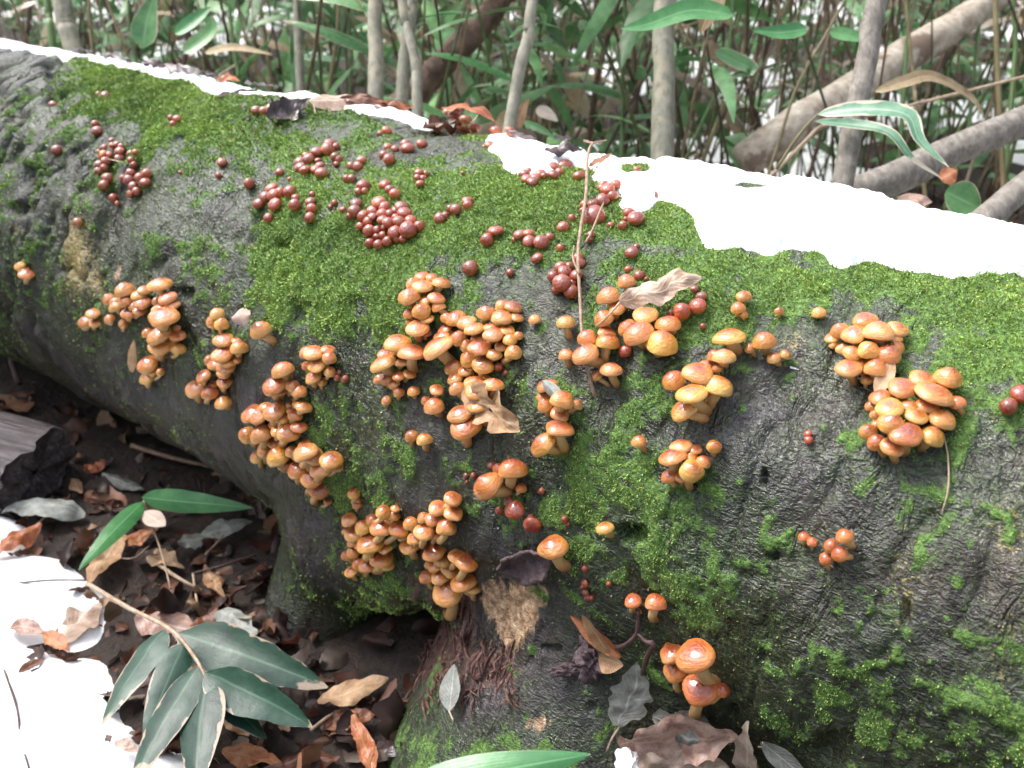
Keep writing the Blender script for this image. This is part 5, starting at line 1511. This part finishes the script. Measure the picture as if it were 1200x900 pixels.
for pts, rad, m, lab in [
        ([(154, 522), (200, 536), (258, 549)], 0.0042, 'twig', 'straight brown stick lying in the shade under the log'),
        ([(176, 655), (210, 678), (236, 692)], 0.0030, 'straw', 'pale stick behind the bamboo sprig'),
        ([(300, 650), (262, 662), (226, 672)], 0.0020, 'twig_dark', 'thin dark twig crossing towards the log root'),
        ([(226, 672), (230, 700), (234, 712)], 0.0018, 'straw', 'short straw under the thin dark twig'),
        ([(275, 610), (258, 632), (240, 650)], 0.0016, 'twig', 'fine twig beside the leaning grey leaf'),
        ([(240, 560), (242, 600), (246, 640)], 0.0010, 'twig_dark', 'hair-thin upright twig by the log root'),
        ([(5, 785), (20, 830), (24, 865), (34, 900)], 0.0016, 'twig_dark', 'purple twig lying on the snow at the edge'),
        ([(14, 684), (60, 680), (104, 680)], 0.0014, 'twig_dark', 'thin grey twig on snow pointing at the sprig stalk'),
        ([(18, 640), (58, 600), (64, 592)], 0.0018, 'straw', 'straw leaning over the reddish curled leaf'),
        ([(364, 856), (384, 840), (400, 832)], 0.0022, 'straw', 'pale straw in the hollow leaf heap'),
        ([(22, 450), (14, 420), (18, 385), (28, 372)], 0.0060, 'twig_dark', 'crooked dark root standing under the far log'),
        ([(100, 640), (150, 655), (175, 640)], 0.0014, 'twig', 'fine brown twig across the soil by the tan leaf')]:
    P = path([(x, y, 0.012 + 0.01 * (i % 2)) for i, (x, y) in enumerate(pts)], 'ground')
    if 'crooked' in lab or 'upright' in lab:
        P[1:, 2] += np.linspace(0.03, 0.12, len(P) - 1)
    tube('stick', P, [rad, rad * 0.9, rad * 0.7], M[m], n=18, sides=7, rough=0.2, label=lab, cat='stick')

# ---- split piece of wood at the left edge
def wood_chunk():
    C = on_z(12, 545, 0.035)
    ax = unit(np.array([-0.93, 0.36, 0.05]))
    Q = basis(ax, [0.15, -0.25, 1.0])
    nl, ns = 40, 48
    u = np.linspace(-0.055, 0.42, nl)
    th = np.linspace(0, 2 * np.pi, ns, endpoint=False)
    U, TH = np.meshgrid(u, th, indexing='ij')
    # squarish split section
    e = 3.2
    cs, sn = np.cos(TH), np.sin(TH)
    rr_ = (np.abs(cs / 0.075) ** e + np.abs(sn / 0.052) ** e) ** (-1 / e)
    P = np.stack([U, rr_ * cs, rr_ * sn], -1)
    nz = fbm(np.stack([U * 5, P[..., 1] * 70, P[..., 2] * 70], -1), 4)
    k = 1 + 0.22 * nz
    P[..., 1] *= k
    P[..., 2] *= k
    end = np.exp(-((U - u[0]) / 0.012) ** 2)
    P[..., 0] += end * 0.02 * fbm(np.stack([0 * U, P[..., 1] * 50, P[..., 2] * 50], -1), 3)
    V = P.reshape(-1, 3)
    F = grid_faces(nl, ns, True)
    # end faces as shrinking rings
    ring = P[0]
    c = ring.mean(0)
    rings = [c + (ring - c) * s + np.array([0.006 * (1 - s), 0, 0]) + np.stack([0.010 * fbm(ring * 60 + s * 9, 3), 0 * ring[:, 0], 0 * ring[:, 0]], -1) for s in (0.8, 0.55, 0.3, 0.08)]
    b0 = len(V)
    V = np.vstack([V] + rings)
    idx = [np.arange(ns)] + [b0 + i * ns + np.arange(ns) for i in range(4)]
    for a, b in zip(idx, idx[1:]):
        F = np.vstack([F, np.stack([a, b, np.roll(b, -1), np.roll(a, -1)], -1)])
    me = mesh_np('split_wood', V, F, M['chunk'])
    ob = link('split_wood', me, None, C, 'dark wet split piece of wood lying at the left edge', 'wood')
    ob.matrix_world = Matrix([list(Q[0]) + [C[0]], list(Q[1]) + [C[1]], list(Q[2]) + [C[2]], [0, 0, 0, 1]])


wood_chunk()

# ---- leaf litter nobody could count
def litter():
    s = Soup()
    r = random.Random(77)
    pal = [(0.10, 0.04, 0.025), (0.17, 0.075, 0.045), (0.26, 0.13, 0.075), (0.06, 0.03, 0.024), (0.34, 0.21, 0.13), (0.22, 0.17, 0.14), (0.05, 0.028, 0.025), (0.14, 0.05, 0.03)]

    def one(P, L, W, nu, nv):
        V, F, lu, lv = leaf_np(L, W, nu, nv, cup=r.uniform(-0.4, 0.4), crumple=r.uniform(0.2, 1.0), seed=r.uniform(0, 99), ragged=0.4, bend=r.uniform(-1.2, 1.2))
        d = np.array([r.gauss(0, 1), r.gauss(0, 1), r.gauss(0, 0.3)])
        n = np.array([r.gauss(0, 0.5), r.gauss(0, 0.5), 1])
        V = V @ basis(d, n).T + P
        c = np.array(pal[r.randrange(len(pal))]) * r.uniform(0.35, 1.1)
        s.add(V, F, col=np.tile(c, (len(V), 1)))

    for _ in range(760):
        px, py = r.uniform(-60, 500), r.uniform(455, 960)
        P = on_z(px, py, 0.0)
        x, y = P[0], P[1]
        L = to_log(np.array(P))
        if L[1] < -0.05 or (0.40 < L[0] < 0.72 and L[1] < 0.30 and r.random() < 0.6):
            continue
        z = float(ground_h(x, y))
        if in_poly(np.array([px]), np.array([py]), GSNOW[1])[0] or in_poly(np.array([px]), np.array([py]), GSNOW[0])[0]:
            continue
        sz = r.uniform(0.012, 0.065)
        one(np.array([x, y, z + r.uniform(0, 0.012)]), sz, sz * r.uniform(0.35, 0.7), 8, 5)
    for _ in range(2600):
        x, y = r.uniform(-3.4, 4.2), r.uniform(1.2, 8)
        L = to_log(np.array([x, y, 0.0]))
        if L[1] > -0.4:
            continue
        sz = r.uniform(0.03, 0.09)
        one(np.array([x, y, float(ground_h(x, y)) + r.uniform(0, 0.04)]), sz, sz * r.uniform(0.35, 0.7), 5, 3)
    link('leaf_litter', s.build('leaf_litter', M['litter']), label='brown crumbled leaf litter covering the forest soil', cat='leaf litter', kind='stuff')


litter()

# ------------------------------------------------------------------ woods behind the log
def pole(name, label, cat, pts, radpx, mat, depth, group=None, n=26, sides=12, rough=0.12, down=True, upto=None, parts=None):
    """a stem through picture points at given depths, carried on down to the ground and up out of the frame"""
    P = [at(x, y, d if not np.isscalar(depth) else depth) for (x, y), d in zip(pts, depth if not np.isscalar(depth) else [depth] * len(pts))]
    d0 = np.mean(depth)
    r = [q * 0.5 * d0 / FPX for q in radpx]
    if down:
        a, b = P[0], P[1]
        d = unit(a - b)
        if d[2] < -0.05:
            k = (a[2] + 0.03) / -d[2]
            k = min(k, 1.6)
            P = [a + d * k] + P
            r = [r[0] * 1.15] + r
    if upto:
        d = unit(P[-1] - P[-2])
        P = P + [P[-1] + d * upto * 0.5 + np.array([0.03, 0, 0]), P[-1] + d * upto]
        r = r + [r[-1] * 0.9, r[-1] * 0.75]
    P = np.array(P)
    root = link(name, None, None, P[0], label, cat, group)
    V, F = tube_np(P - P[0], r, n, sides, rough, P[0][0] * 5)
    link('trunk', mesh_np('trunk', V, F, M[mat]), root)
    for (q, rad) in parts or []:
        Q = np.array([at(x, y, d) for x, y, d in q])
        V, F = tube_np(Q - P[0], rad, 14, 7, 0.1)
        link('branch', mesh_np('branch', V, F, M[mat]), root)
    return root


SG = 'upright grey saplings behind the log'
pole('sapling', 'tan sapling stem above the far end of the log', 'sapling', [(86, 60), (78, 30), (72, -10)], [22, 22, 21], 'sapling', 2.3, SG, upto=1.2)
pole('sapling', 'thin greenish sapling left of the tan stem', 'sapling', [(62, 52), (58, 20), (55, -10)], [9, 9, 8], 'culm_green', 2.4, SG, upto=1.0)
pole('sapling', 'slim mottled sapling standing between far bamboo leaves', 'sapling', [(352, 100), (350, 50), (349, -10)], [11, 11, 10], 'sapling', 2.2, SG, upto=1.0)
pole('sapling', 'straight pale sapling left of the crossing pair', 'sapling', [(440, 125), (441, 60), (440, -10)], [19, 18, 17], 'sapling', 1.75, SG, upto=1.1)
pole('sapling', 'bowed thin sapling crossing in front of its neighbour', 'sapling', [(489, 135), (488, 80), (477, 30), (470, -10)], [13, 12, 11, 11], 'sapling', 1.7, SG, upto=1.0)
pole('sapling', 'sapling half hidden behind the bowed thin one', 'sapling', [(470, 130), (474, 70), (483, 10), (486, -15)], [16, 15, 13, 13], 'sapling', 1.85, SG, upto=1.0)
pole('sapling', 'slightly bent green grey sapling right of the brown trunk', 'sapling', [(597, 150), (608, 85), (620, 40), (626, -10)], [14, 15, 14, 13], 'sapling', 1.6, SG, upto=1.0)
pole('sapling', 'thick straight grey sapling rising from behind the snow', 'sapling', [(776, 180), (778, 90), (780, -10)], [27, 26, 25], 'sapling', 1.62, SG, upto=1.1)
pole('sapling', 'leaning grey sapling in front of the pale fallen branch', 'sapling', [(988, 214), (1003, 130), (1018, 60), (1030, -10)], [25, 26, 25, 24], 'branch_grey', 1.5, SG, upto=1.0)
pole('leaning_trunk', 'dark brown trunk leaning over behind the thin saplings', 'tree', [(470, 125), (510, 85), (548, 45), (575, 15), (592, -15)], [34, 33, 31, 29, 28], 'trunk_brown', 1.98, None, 30, 14, 0.25, upto=1.0)
pole('fallen_branch', 'thick pale fallen branch slanting up behind the leaning sapling', 'branch', [(870, 190), (935, 145), (1000, 105), (1060, 65), (1120, 30), (1180, -12)], [40, 42, 40, 40, 37, 34], 'branch_pale', [1.95, 1.95, 2.0, 2.05, 2.1, 2.15], None, 40, 16, 0.18, down=False, upto=0.8,
     parts=[([(1095, 62, 2.2), (1110, 50, 2.15), (1122, 35, 2.1)], [0.012, 0.010, 0.006])])
pole('fallen_branch', 'grey fallen branch running off right behind the snow', 'branch', [(985, 232), (1040, 212), (1110, 180), (1210, 138)], [36, 38, 38, 37], 'branch_grey', [1.62, 1.65, 1.70, 1.75], None, 34, 16, 0.14, down=False, upto=0.7)
pole('fallen_branch', 'short grey brown branch at the right edge above the snow', 'branch', [(1130, 275), (1165, 248), (1215, 208)], [32, 32, 31], 'branch_grey', [1.45, 1.5, 1.55], None, 26, 14, 0.14, down=False, upto=0.5)
pole('fallen_branch', 'reddish brown stick slanting behind the pale branch', 'branch', [(1085, 90), (1105, 70), (1128, 38)], [10, 11, 11], 'trunk_brown', 2.5, None, 16, 8, 0.2, down=False, upto=0.4)

NUM = 'first second third fourth fifth sixth seventh eighth ninth tenth eleventh twelfth thirteenth fourteenth fifteenth sixteenth'.split()


def from_left(items):
    """items (label, x) -> labels with their order from the left where several share one"""
    out = [None] * len(items)
    for lb in {l for l, _ in items}:
        ix = sorted((i for i, (l, _) in enumerate(items) if l == lb), key=lambda i: items[i][1])
        for k, i in enumerate(ix):
            out[i] = lb if len(ix) == 1 else '%s from left: %s' % (NUM[min(k, 15)], lb)
    return out


thin = [((690, 170), (700, 90), (728, -10), 7, 'trunk_brown', 2.3), ((735, 165), (760, 60), (790, -10), 6, 'trunk_brown', 2.4), ((800, 150), (830, 60), (872, -10), 7, 'trunk_brown', 2.6),
        ((838, 150), (868, 70), (880, -10), 5, 'culm', 2.1), ((815, 160), (850, 80), (860, -10), 4, 'culm_green', 2.0), ((728, 170), (730, 70), (733, -10), 5, 'culm_green', 2.0), ((640, 150), (650, 60), (668, -10), 5, 'culm', 2.5),
        ((905, 190), (935, 100), (985, 10), 4, 'culm', 1.8), ((915, 195), (960, 150), (1000, 140), 5, 'straw', 1.75), ((1062, 60), (1064, 30), (1062, -10), 5, 'culm_green', 2.0), ((1172, 140), (1168, 60), (1166, -10), 7, 'culm', 1.9),
        ((1185, 120), (1190, 50), (1186, -10), 6, 'culm_green', 2.0), ((1075, 140), (1072, 110), (1068, 70), 5, 'culm', 1.9), ((215, 80), (222, 30), (228, -10), 5, 'trunk_brown', 2.6), ((280, 92), (272, 40), (268, -10), 5, 'culm_green', 2.3),
        ((318, 98), (310, 40), (300, -10), 5, 'culm', 2.5), ((110, 64), (106, 30), (104, -10), 5, 'culm', 2.7), ((160, 72), (152, 30), (150, -10), 4, 'culm_green', 2.6), ((385, 108), (395, 40), (398, -10), 5, 'culm', 2.3),
        ((410, 112), (412, 60), (405, -10), 4, 'culm_green', 2.4), ((530, 130), (525, 60), (540, -10), 5, 'culm', 2.6), ((568, 140), (572, 60), (565, -10), 5, 'culm_green', 2.4), ((660, 160), (690, 60), (700, -10), 6, 'trunk_brown', 2.7),
        ((750, 160), (742, 80), (748, -10), 5, 'culm', 2.6), ((890, 180), (880, 100), (905, -10), 6, 'trunk_brown', 2.9), ((820, 170), (800, 90), (815, -10), 5, 'culm', 3.0), ((30, 50), (34, 20), (36, -10), 6, 'trunk_brown', 2.8),
        ((232, 88), (246, 40), (252, -10), 4, 'culm', 2.8), ((950, 200), (962, 150), (965, 60), 5, 'trunk_brown', 2.3), ((1120, 200), (1135, 150), (1140, 100), 5, 'culm_green', 2.1)]
STEMS = []
for i, (a, b, c, w, m, d) in enumerate(thin):
    lb = {'trunk_brown': 'thin brown upright stem in the thicket', 'culm': 'thin straw-brown bamboo cane in the thicket', 'culm_green': 'thin green bamboo cane in the thicket', 'straw': 'pale dry cane bending above the snow'}[m]
    zone = 'above the thin snow strip' if b[0] < 420 else 'between the brown trunk and thick sapling' if b[0] < 765 else 'between thick sapling and leaning sapling' if b[0] < 1000 else 'near the right edge'
    if m != 'straw':
        lb = lb.replace('in the thicket', zone)
    STEMS.append((lb, b[0]))
for (a, b, c, w, m, d), lb, (lb0, _) in zip(thin, from_left(STEMS), STEMS):
    P = [at(*a, d), at(*b, d), at(*c, d)]
    dn = unit(P[0] - P[1])
    P = [P[0] + dn * min((P[0][2] + 0.02) / max(-dn[2], 0.3), 1.2)] + P + [P[-1] + unit(P[-1] - P[-2]) * 0.5]
    r = w * 0.5 * d / FPX
    tube('cane' if m != 'trunk_brown' else 'thin_stem', np.array(P), [r, r, r * 0.95, r * 0.9, r * 0.7], M[m], n=18, sides=7, rough=0.08, label=lb, cat='stem', group=lb0)

# ---- dwarf bamboo: each plant a cane with its own leaves
BLADES, LOWB = [], []
for k in range(8):
    q = random.Random(300 + k)
    V, F, lu, lv = leaf_np(1.0, q.uniform(0.15, 0.24), 12, 5, bend=q.uniform(0.2, 1.1), cup=q.uniform(0.02, 0.22), crumple=0.08, seed=k, lance=True, side=q.uniform(-0.05, 0.05))
    BLADES.append((V, F, lu, lv))
    LOWB.append(leaf_np(1.0, q.uniform(0.15, 0.24), 7, 3, bend=q.uniform(0.2, 1.1), cup=q.uniform(0.02, 0.22), seed=k, lance=True, side=q.uniform(-0.05, 0.05)))
BM = {m: [mesh_np('leaf', V, F, M[m], True, {'lu': lu, 'lv': lv}) for V, F, lu, lv in BLADES] for m in ('sasa', 'sasa_bright', 'sasa_dry')}


def bamboo(x, y, h, nl, seed, label, group, mats=('sasa',) * 5 + ('sasa_bright',) * 3 + ('sasa_dry',) * 2, cane='culm_green', L0=0.17, lean=None, top=0.55):
    r = random.Random(seed)
    z0 = float(ground_h(np.array(x), np.array(y)))
    base = np.array([x, y, z0 - 0.01])
    ln = np.array([r.gauss(0, 0.12), r.gauss(0, 0.12), 0]) if lean is None else np.array(lean)
    tip = base + np.array([0, 0, h]) + ln * h * 1.2
    mid = base + np.array([0, 0, h * 0.55]) + ln * h * 0.3
    root = link('dwarf_bamboo', None, None, base, label, 'bamboo', group)
    pts = np.array([base, mid, tip]) - base
    V, F = tube_np(pts, [0.0032, 0.0028, 0.0016], 10, 6)
    link('cane', mesh_np('cane', V, F, M[cane]), root)
    C = spline(pts, 12)
    for i in range(nl):
        f = 1 - (1 - top) * (i / max(nl - 1, 1)) * r.uniform(0.7, 1.1)
        o = C[int(f * 11)]
        az = r.uniform(0, 6.28)
        el = r.uniform(-0.25, 0.75)
        d = np.array([math.cos(az) * math.cos(el), math.sin(az) * math.cos(el), math.sin(el)])
        Q = basis(d, [r.gauss(0, 0.35), r.gauss(0, 0.35), 1]) * (L0 * r.uniform(0.7, 1.25))
        me = BM[mats[r.randrange(len(mats))]][r.randrange(8)]
        lf = link('leaf', me, root)
        lf.matrix_local = Matrix([list(Q[0]) + [o[0]], list(Q[1]) + [o[1]], list(Q[2]) + [o[2]], [0, 0, 0, 1]])


q = random.Random(9)
placed, PLANTS = 0, []
while placed < 92:
    d = q.uniform(1.75, 4.4)
    px = q.uniform(-40, 1240)
    P = at(px, 60, d)
    x, y = P[0], P[1]
    L = to_log(np.array([x, y, 0.0]))
    if L[1] > -0.48 or (px > 860 and d < 2.5):
        continue
    zone = 'above the thin snow strip' if px < 330 else 'round the crossing thin saplings' if px < 520 else 'between the brown trunk and thick sapling' if px < 765 else 'between the thick and leaning saplings' if px < 985 else 'by the fallen branches'
    near = 'tall' if d < 2.6 else 'mid-distance' if d < 3.5 else 'distant'
    lb = '%s green dwarf bamboo %s' % (near, zone)
    PLANTS.append((lb, px, x, y, q.uniform(0.42, 0.95), q.randrange(5, 10), q.choice(['culm_green', 'culm', 'culm'])))
    placed += 1
for k, (lb, (lb0, px, x, y, h, nl, cn)) in enumerate(zip(from_left([p[:2] for p in PLANTS]), PLANTS)):
    bamboo(x, y, h, nl, 1000 + k, lb, 'dwarf bamboo thicket: ' + lb0, L0=0.15, cane=cn)


# single leaves that stand out
def big_leaf(label, pts, wpx, depth, mat, roll=0.0, name='bamboo_leaf', stem=None):
    """blade that follows picture points at one depth range"""
    P = np.array([at(x, y, depth + dd) for x, y, dd in pts])
    C = spline(P, 20)
    T = np.gradient(C, axis=0)
    T /= np.linalg.norm(T, axis=1)[:, None]
    W = wpx * depth / FPX
    u = np.linspace(0, 1, 20)
    wd = np.maximum(np.clip(np.sin(np.pi * u ** 0.62), 0, 1) ** 0.75, 0.03)
    v = np.linspace(-1, 1, 7)
    S = np.cross(T, -FW * math.cos(roll) + np.array([0, 0, 1.0]) * math.sin(roll))
    S /= np.linalg.norm(S, axis=1)[:, None]
    Nn = np.cross(S, T)
    V = C[:, None] + S[:, None] * (0.5 * W * wd)[:, None, None] * v[None, :, None] + Nn[:, None] * (0.12 * W * wd)[:, None, None] * (np.abs(v) ** 1.4)[None, :, None]
    V = V.reshape(-1, 3) - P[0]
    me = mesh_np(name, V, grid_faces(20, 7), M[mat], True, {'lu': np.repeat(u, 7), 'lv': np.tile(v, 20)})
    ob = link(name, me, None, P[0], label, 'leaf')
    if stem:
        Q = np.array([P[0]] + [at(x, y, depth + dd) for x, y, dd in stem]) - P[0]
        Vv, F = tube_np(Q, [0.0016, 0.0024, 0.0026], 14, 6)
        link('cane', mesh_np('cane', Vv, F, M['culm']), ob)
    return ob


big_leaf('wide bamboo leaf with bleached edge drooping before leaning sapling', [(958, 134, 0), (1010, 128, -.03), (1062, 134, -.06), (1078, 165, -.08), (1112, 196, -.1)], 22, 1.45, 'sasa_edge', 0.5, stem=[(935, 160, 0.02), (910, 198, 0.05)])
big_leaf('lower drooping bamboo leaf with pale tip beside the leaning sapling', [(955, 142, 0.02), (1000, 146, 0), (1042, 155, -.03), (1068, 185, -.05), (1105, 210, -.06)], 14, 1.47, 'sasa_edge', 0.5)
big_leaf('dry tan leaf curving over above the grey branch', [(1025, 108, 0), (1060, 96, 0), (1092, 90, 0), (1135, 112, .02), (1155, 138, .03)], 16, 1.6, 'sasa_dry', 0.4)
big_leaf('bright green leaf hanging flat left of the leaning sapling', [(946, 34, 0), (915, 38, 0), (882, 36, 0)], 20, 1.6, 'sasa_bright', 0.2)
big_leaf('pale green leaf right of the bright flat leaf', [(972, 38, 0), (995, 42, 0), (1020, 48, 0)], 18, 1.7, 'sasa_bright', 0.3)
big_leaf('large green leaf crossing the thick sapling top', [(860, 18, 0), (810, 12, 0), (760, 28, 0), (728, 34, 0)], 26, 1.5, 'sasa_bright', 0.2)
big_leaf('white bleached leaf tip hanging at the top', [(838, -18, 0), (832, 10, 0), (820, 40, 0)], 30, 1.55, 'sasa_dry', 0.2)
big_leaf('dark leaf with dry edge drooping right of thick sapling', [(838, 60, 0), (862, 72, 0), (880, 82, 0), (850, 92, .02)], 24, 1.9, 'sasa', 0.6)
big_leaf('broad upright dark leaf above the thin snow strip', [(168, 55, 0), (172, 25, 0), (182, -10, 0)], 32, 2.2, 'sasa', 0.1)
big_leaf('folded leaf pair above the thin snow strip', [(215, 62, 0), (245, 38, 0), (250, 18, 0)], 20, 2.1, 'sasa', 0.3)
big_leaf('slanting green leaf near the slim mottled sapling', [(205, 40, 0), (230, 22, 0), (248, 8, 0)], 18, 2.2, 'sasa_bright', 0.3)
big_leaf('long pale leaf lying low over the snow strip', [(240, 62, 0), (275, 56, 0), (320, 64, 0)], 12, 2.0, 'sasa_dry', 0.6)
big_leaf('hanging brown leaf between the saplings', [(664, 90, 0), (678, 115, 0), (694, 145, 0)], 22, 2.3, 'sasa_dry', 0.1)
big_leaf('yellow withered leaf low by the bent sapling', [(608, 150, 0), (612, 130, 0), (620, 115, 0)], 12, 1.9, 'leaf_tan', 0.1)
big_leaf('cream curled leaf low right of the bent sapling', [(628, 128, 0), (642, 134, 0), (654, 142, 0)], 16, 1.9, 'leaf_pale', 0.3)
leaf('round green leaf low at the grey branch foot', (1108, 225), (1150, 245), 44, 1.55, 'sasa', 0, 0.6, cup=0.1, seed=70, name='bamboo_leaf')
leaf('small pinkish leaf lying where the snow meets branches', (1052, 232), (1092, 238), 18, 1.40, 'leaf_pink', 0, 0.4, crumple=0.3, seed=71)
leaf('rust leaf by the grey branch above the snow', (1102, 210), (1122, 200), 24, 1.6, 'leaf_rust', 0, 0.7, crumple=0.4, seed=72)


# ---- the mass of canes and leaves farther in
def undergrowth():
    s = Soup()
    r = random.Random(404)
    for i in range(10500):
        d = 1.9 + 6.6 * r.random() ** 1.25
        px = r.uniform(-150, 1350)
        P = at(px, 60, d)
        x, y = P[0], P[1]
        if to_log(np.array([x, y, 0.0]))[1] > -0.55 or (px > 860 and d < 2.45):
            continue
        z = r.uniform(0.03, 1.15) ** 1.0
        V, F, lu, lv = LOWB[r.randrange(8)]
        az, el = r.uniform(0, 6.28), r.uniform(-0.9, 0.8)
        dd = np.array([math.cos(az) * math.cos(el), math.sin(az) * math.cos(el), math.sin(el)])
        L = r.uniform(0.09, 0.20)
        Vv = (V * L) @ basis(dd, [r.gauss(0, 0.6), r.gauss(0, 0.6), 1]).T + np.array([x, y, z])
        k = r.random()
        if k < 0.60:
            c = np.array([0.115, 0.250, 0.095]) * r.uniform(0.5, 1.7)
        elif k < 0.78:
            c = np.array([0.19, 0.36, 0.14]) * r.uniform(0.7, 1.4)
        else:
            c = np.array([0.40, 0.31, 0.22]) * r.uniform(0.5, 1.3)
        s.add(Vv[: len(V)], F, col=np.tile(c, (len(V), 1)))
    for i in range(1500):
        d = 1.9 + 6.0 * r.random()
        P = at(r.uniform(-150, 1350), 60, d)
        x, y = P[0], P[1]
        if to_log(np.array([x, y, 0.0]))[1] > -0.5:
            continue
        ln = np.array([r.gauss(0, 0.25), r.gauss(0, 0.25), 1.0])
        h = r.uniform(0.5, 1.5)
        rad = r.uniform(0.0015, 0.0042)
        b = np.array([x, y, -0.02])
        V, F = tube_np([b, b + ln * h * 0.5 + np.array([r.gauss(0, .03), r.gauss(0, .03), 0]), b + ln * h], [rad, rad * 0.9, rad * 0.6], 6, 5 + 1)
        c = np.array(r.choice([(0.15, 0.10, 0.06), (0.28, 0.20, 0.12), (0.12, 0.15, 0.06), (0.10, 0.06, 0.045), (0.36, 0.29, 0.2)])) * r.uniform(0.7, 1.2)
        s.add(V, F, col=np.tile(c, (len(V), 1)))
    link('undergrowth', s.build('undergrowth', M['thicket']), label='dense tangle of bamboo leaves and canes filling the wood behind', cat='undergrowth', kind='stuff')


undergrowth()


# ---- unseen rest of the wood, added behind the camera to shade the lower log
def shade_undergrowth():
    s = Soup()
    r = random.Random(909)
    for i in range(5200):
        az = r.uniform(math.radians(32), math.radians(328))          # the arc the thicket behind the log leaves open
        d = r.uniform(2.3, 5.5)
        x, y = math.sin(az) * d, math.cos(az) * d
        if abs(to_log(np.array([x, y, 0.0]))[1]) < 0.5:
            continue
        z = r.uniform(0.02, 2.8)
        V, F, lu, lv = LOWB[r.randrange(8)]
        a, el = r.uniform(0, 6.28), r.uniform(-0.9, 0.8)
        dd = np.array([math.cos(a) * math.cos(el), math.sin(a) * math.cos(el), math.sin(el)])
        Vv = (V * r.uniform(0.24, 0.46) * np.array([1, 1.5, 1])) @ basis(dd, [r.gauss(0, 0.6), r.gauss(0, 0.6), 1]).T + np.array([x, y, z])
        c = np.array([0.06, 0.14, 0.06]) * r.uniform(0.5, 1.5) if r.random() < 0.7 else np.array([0.25, 0.18, 0.12]) * r.uniform(0.5, 1.3)
        s.add(Vv, F, col=np.tile(c, (len(V), 1)))
    link('undergrowth', s.build('undergrowth', M['thicket']), label='unseen bamboo undergrowth added around the clearing to shade the lower log', cat='undergrowth', kind='stuff')


shade_undergrowth()
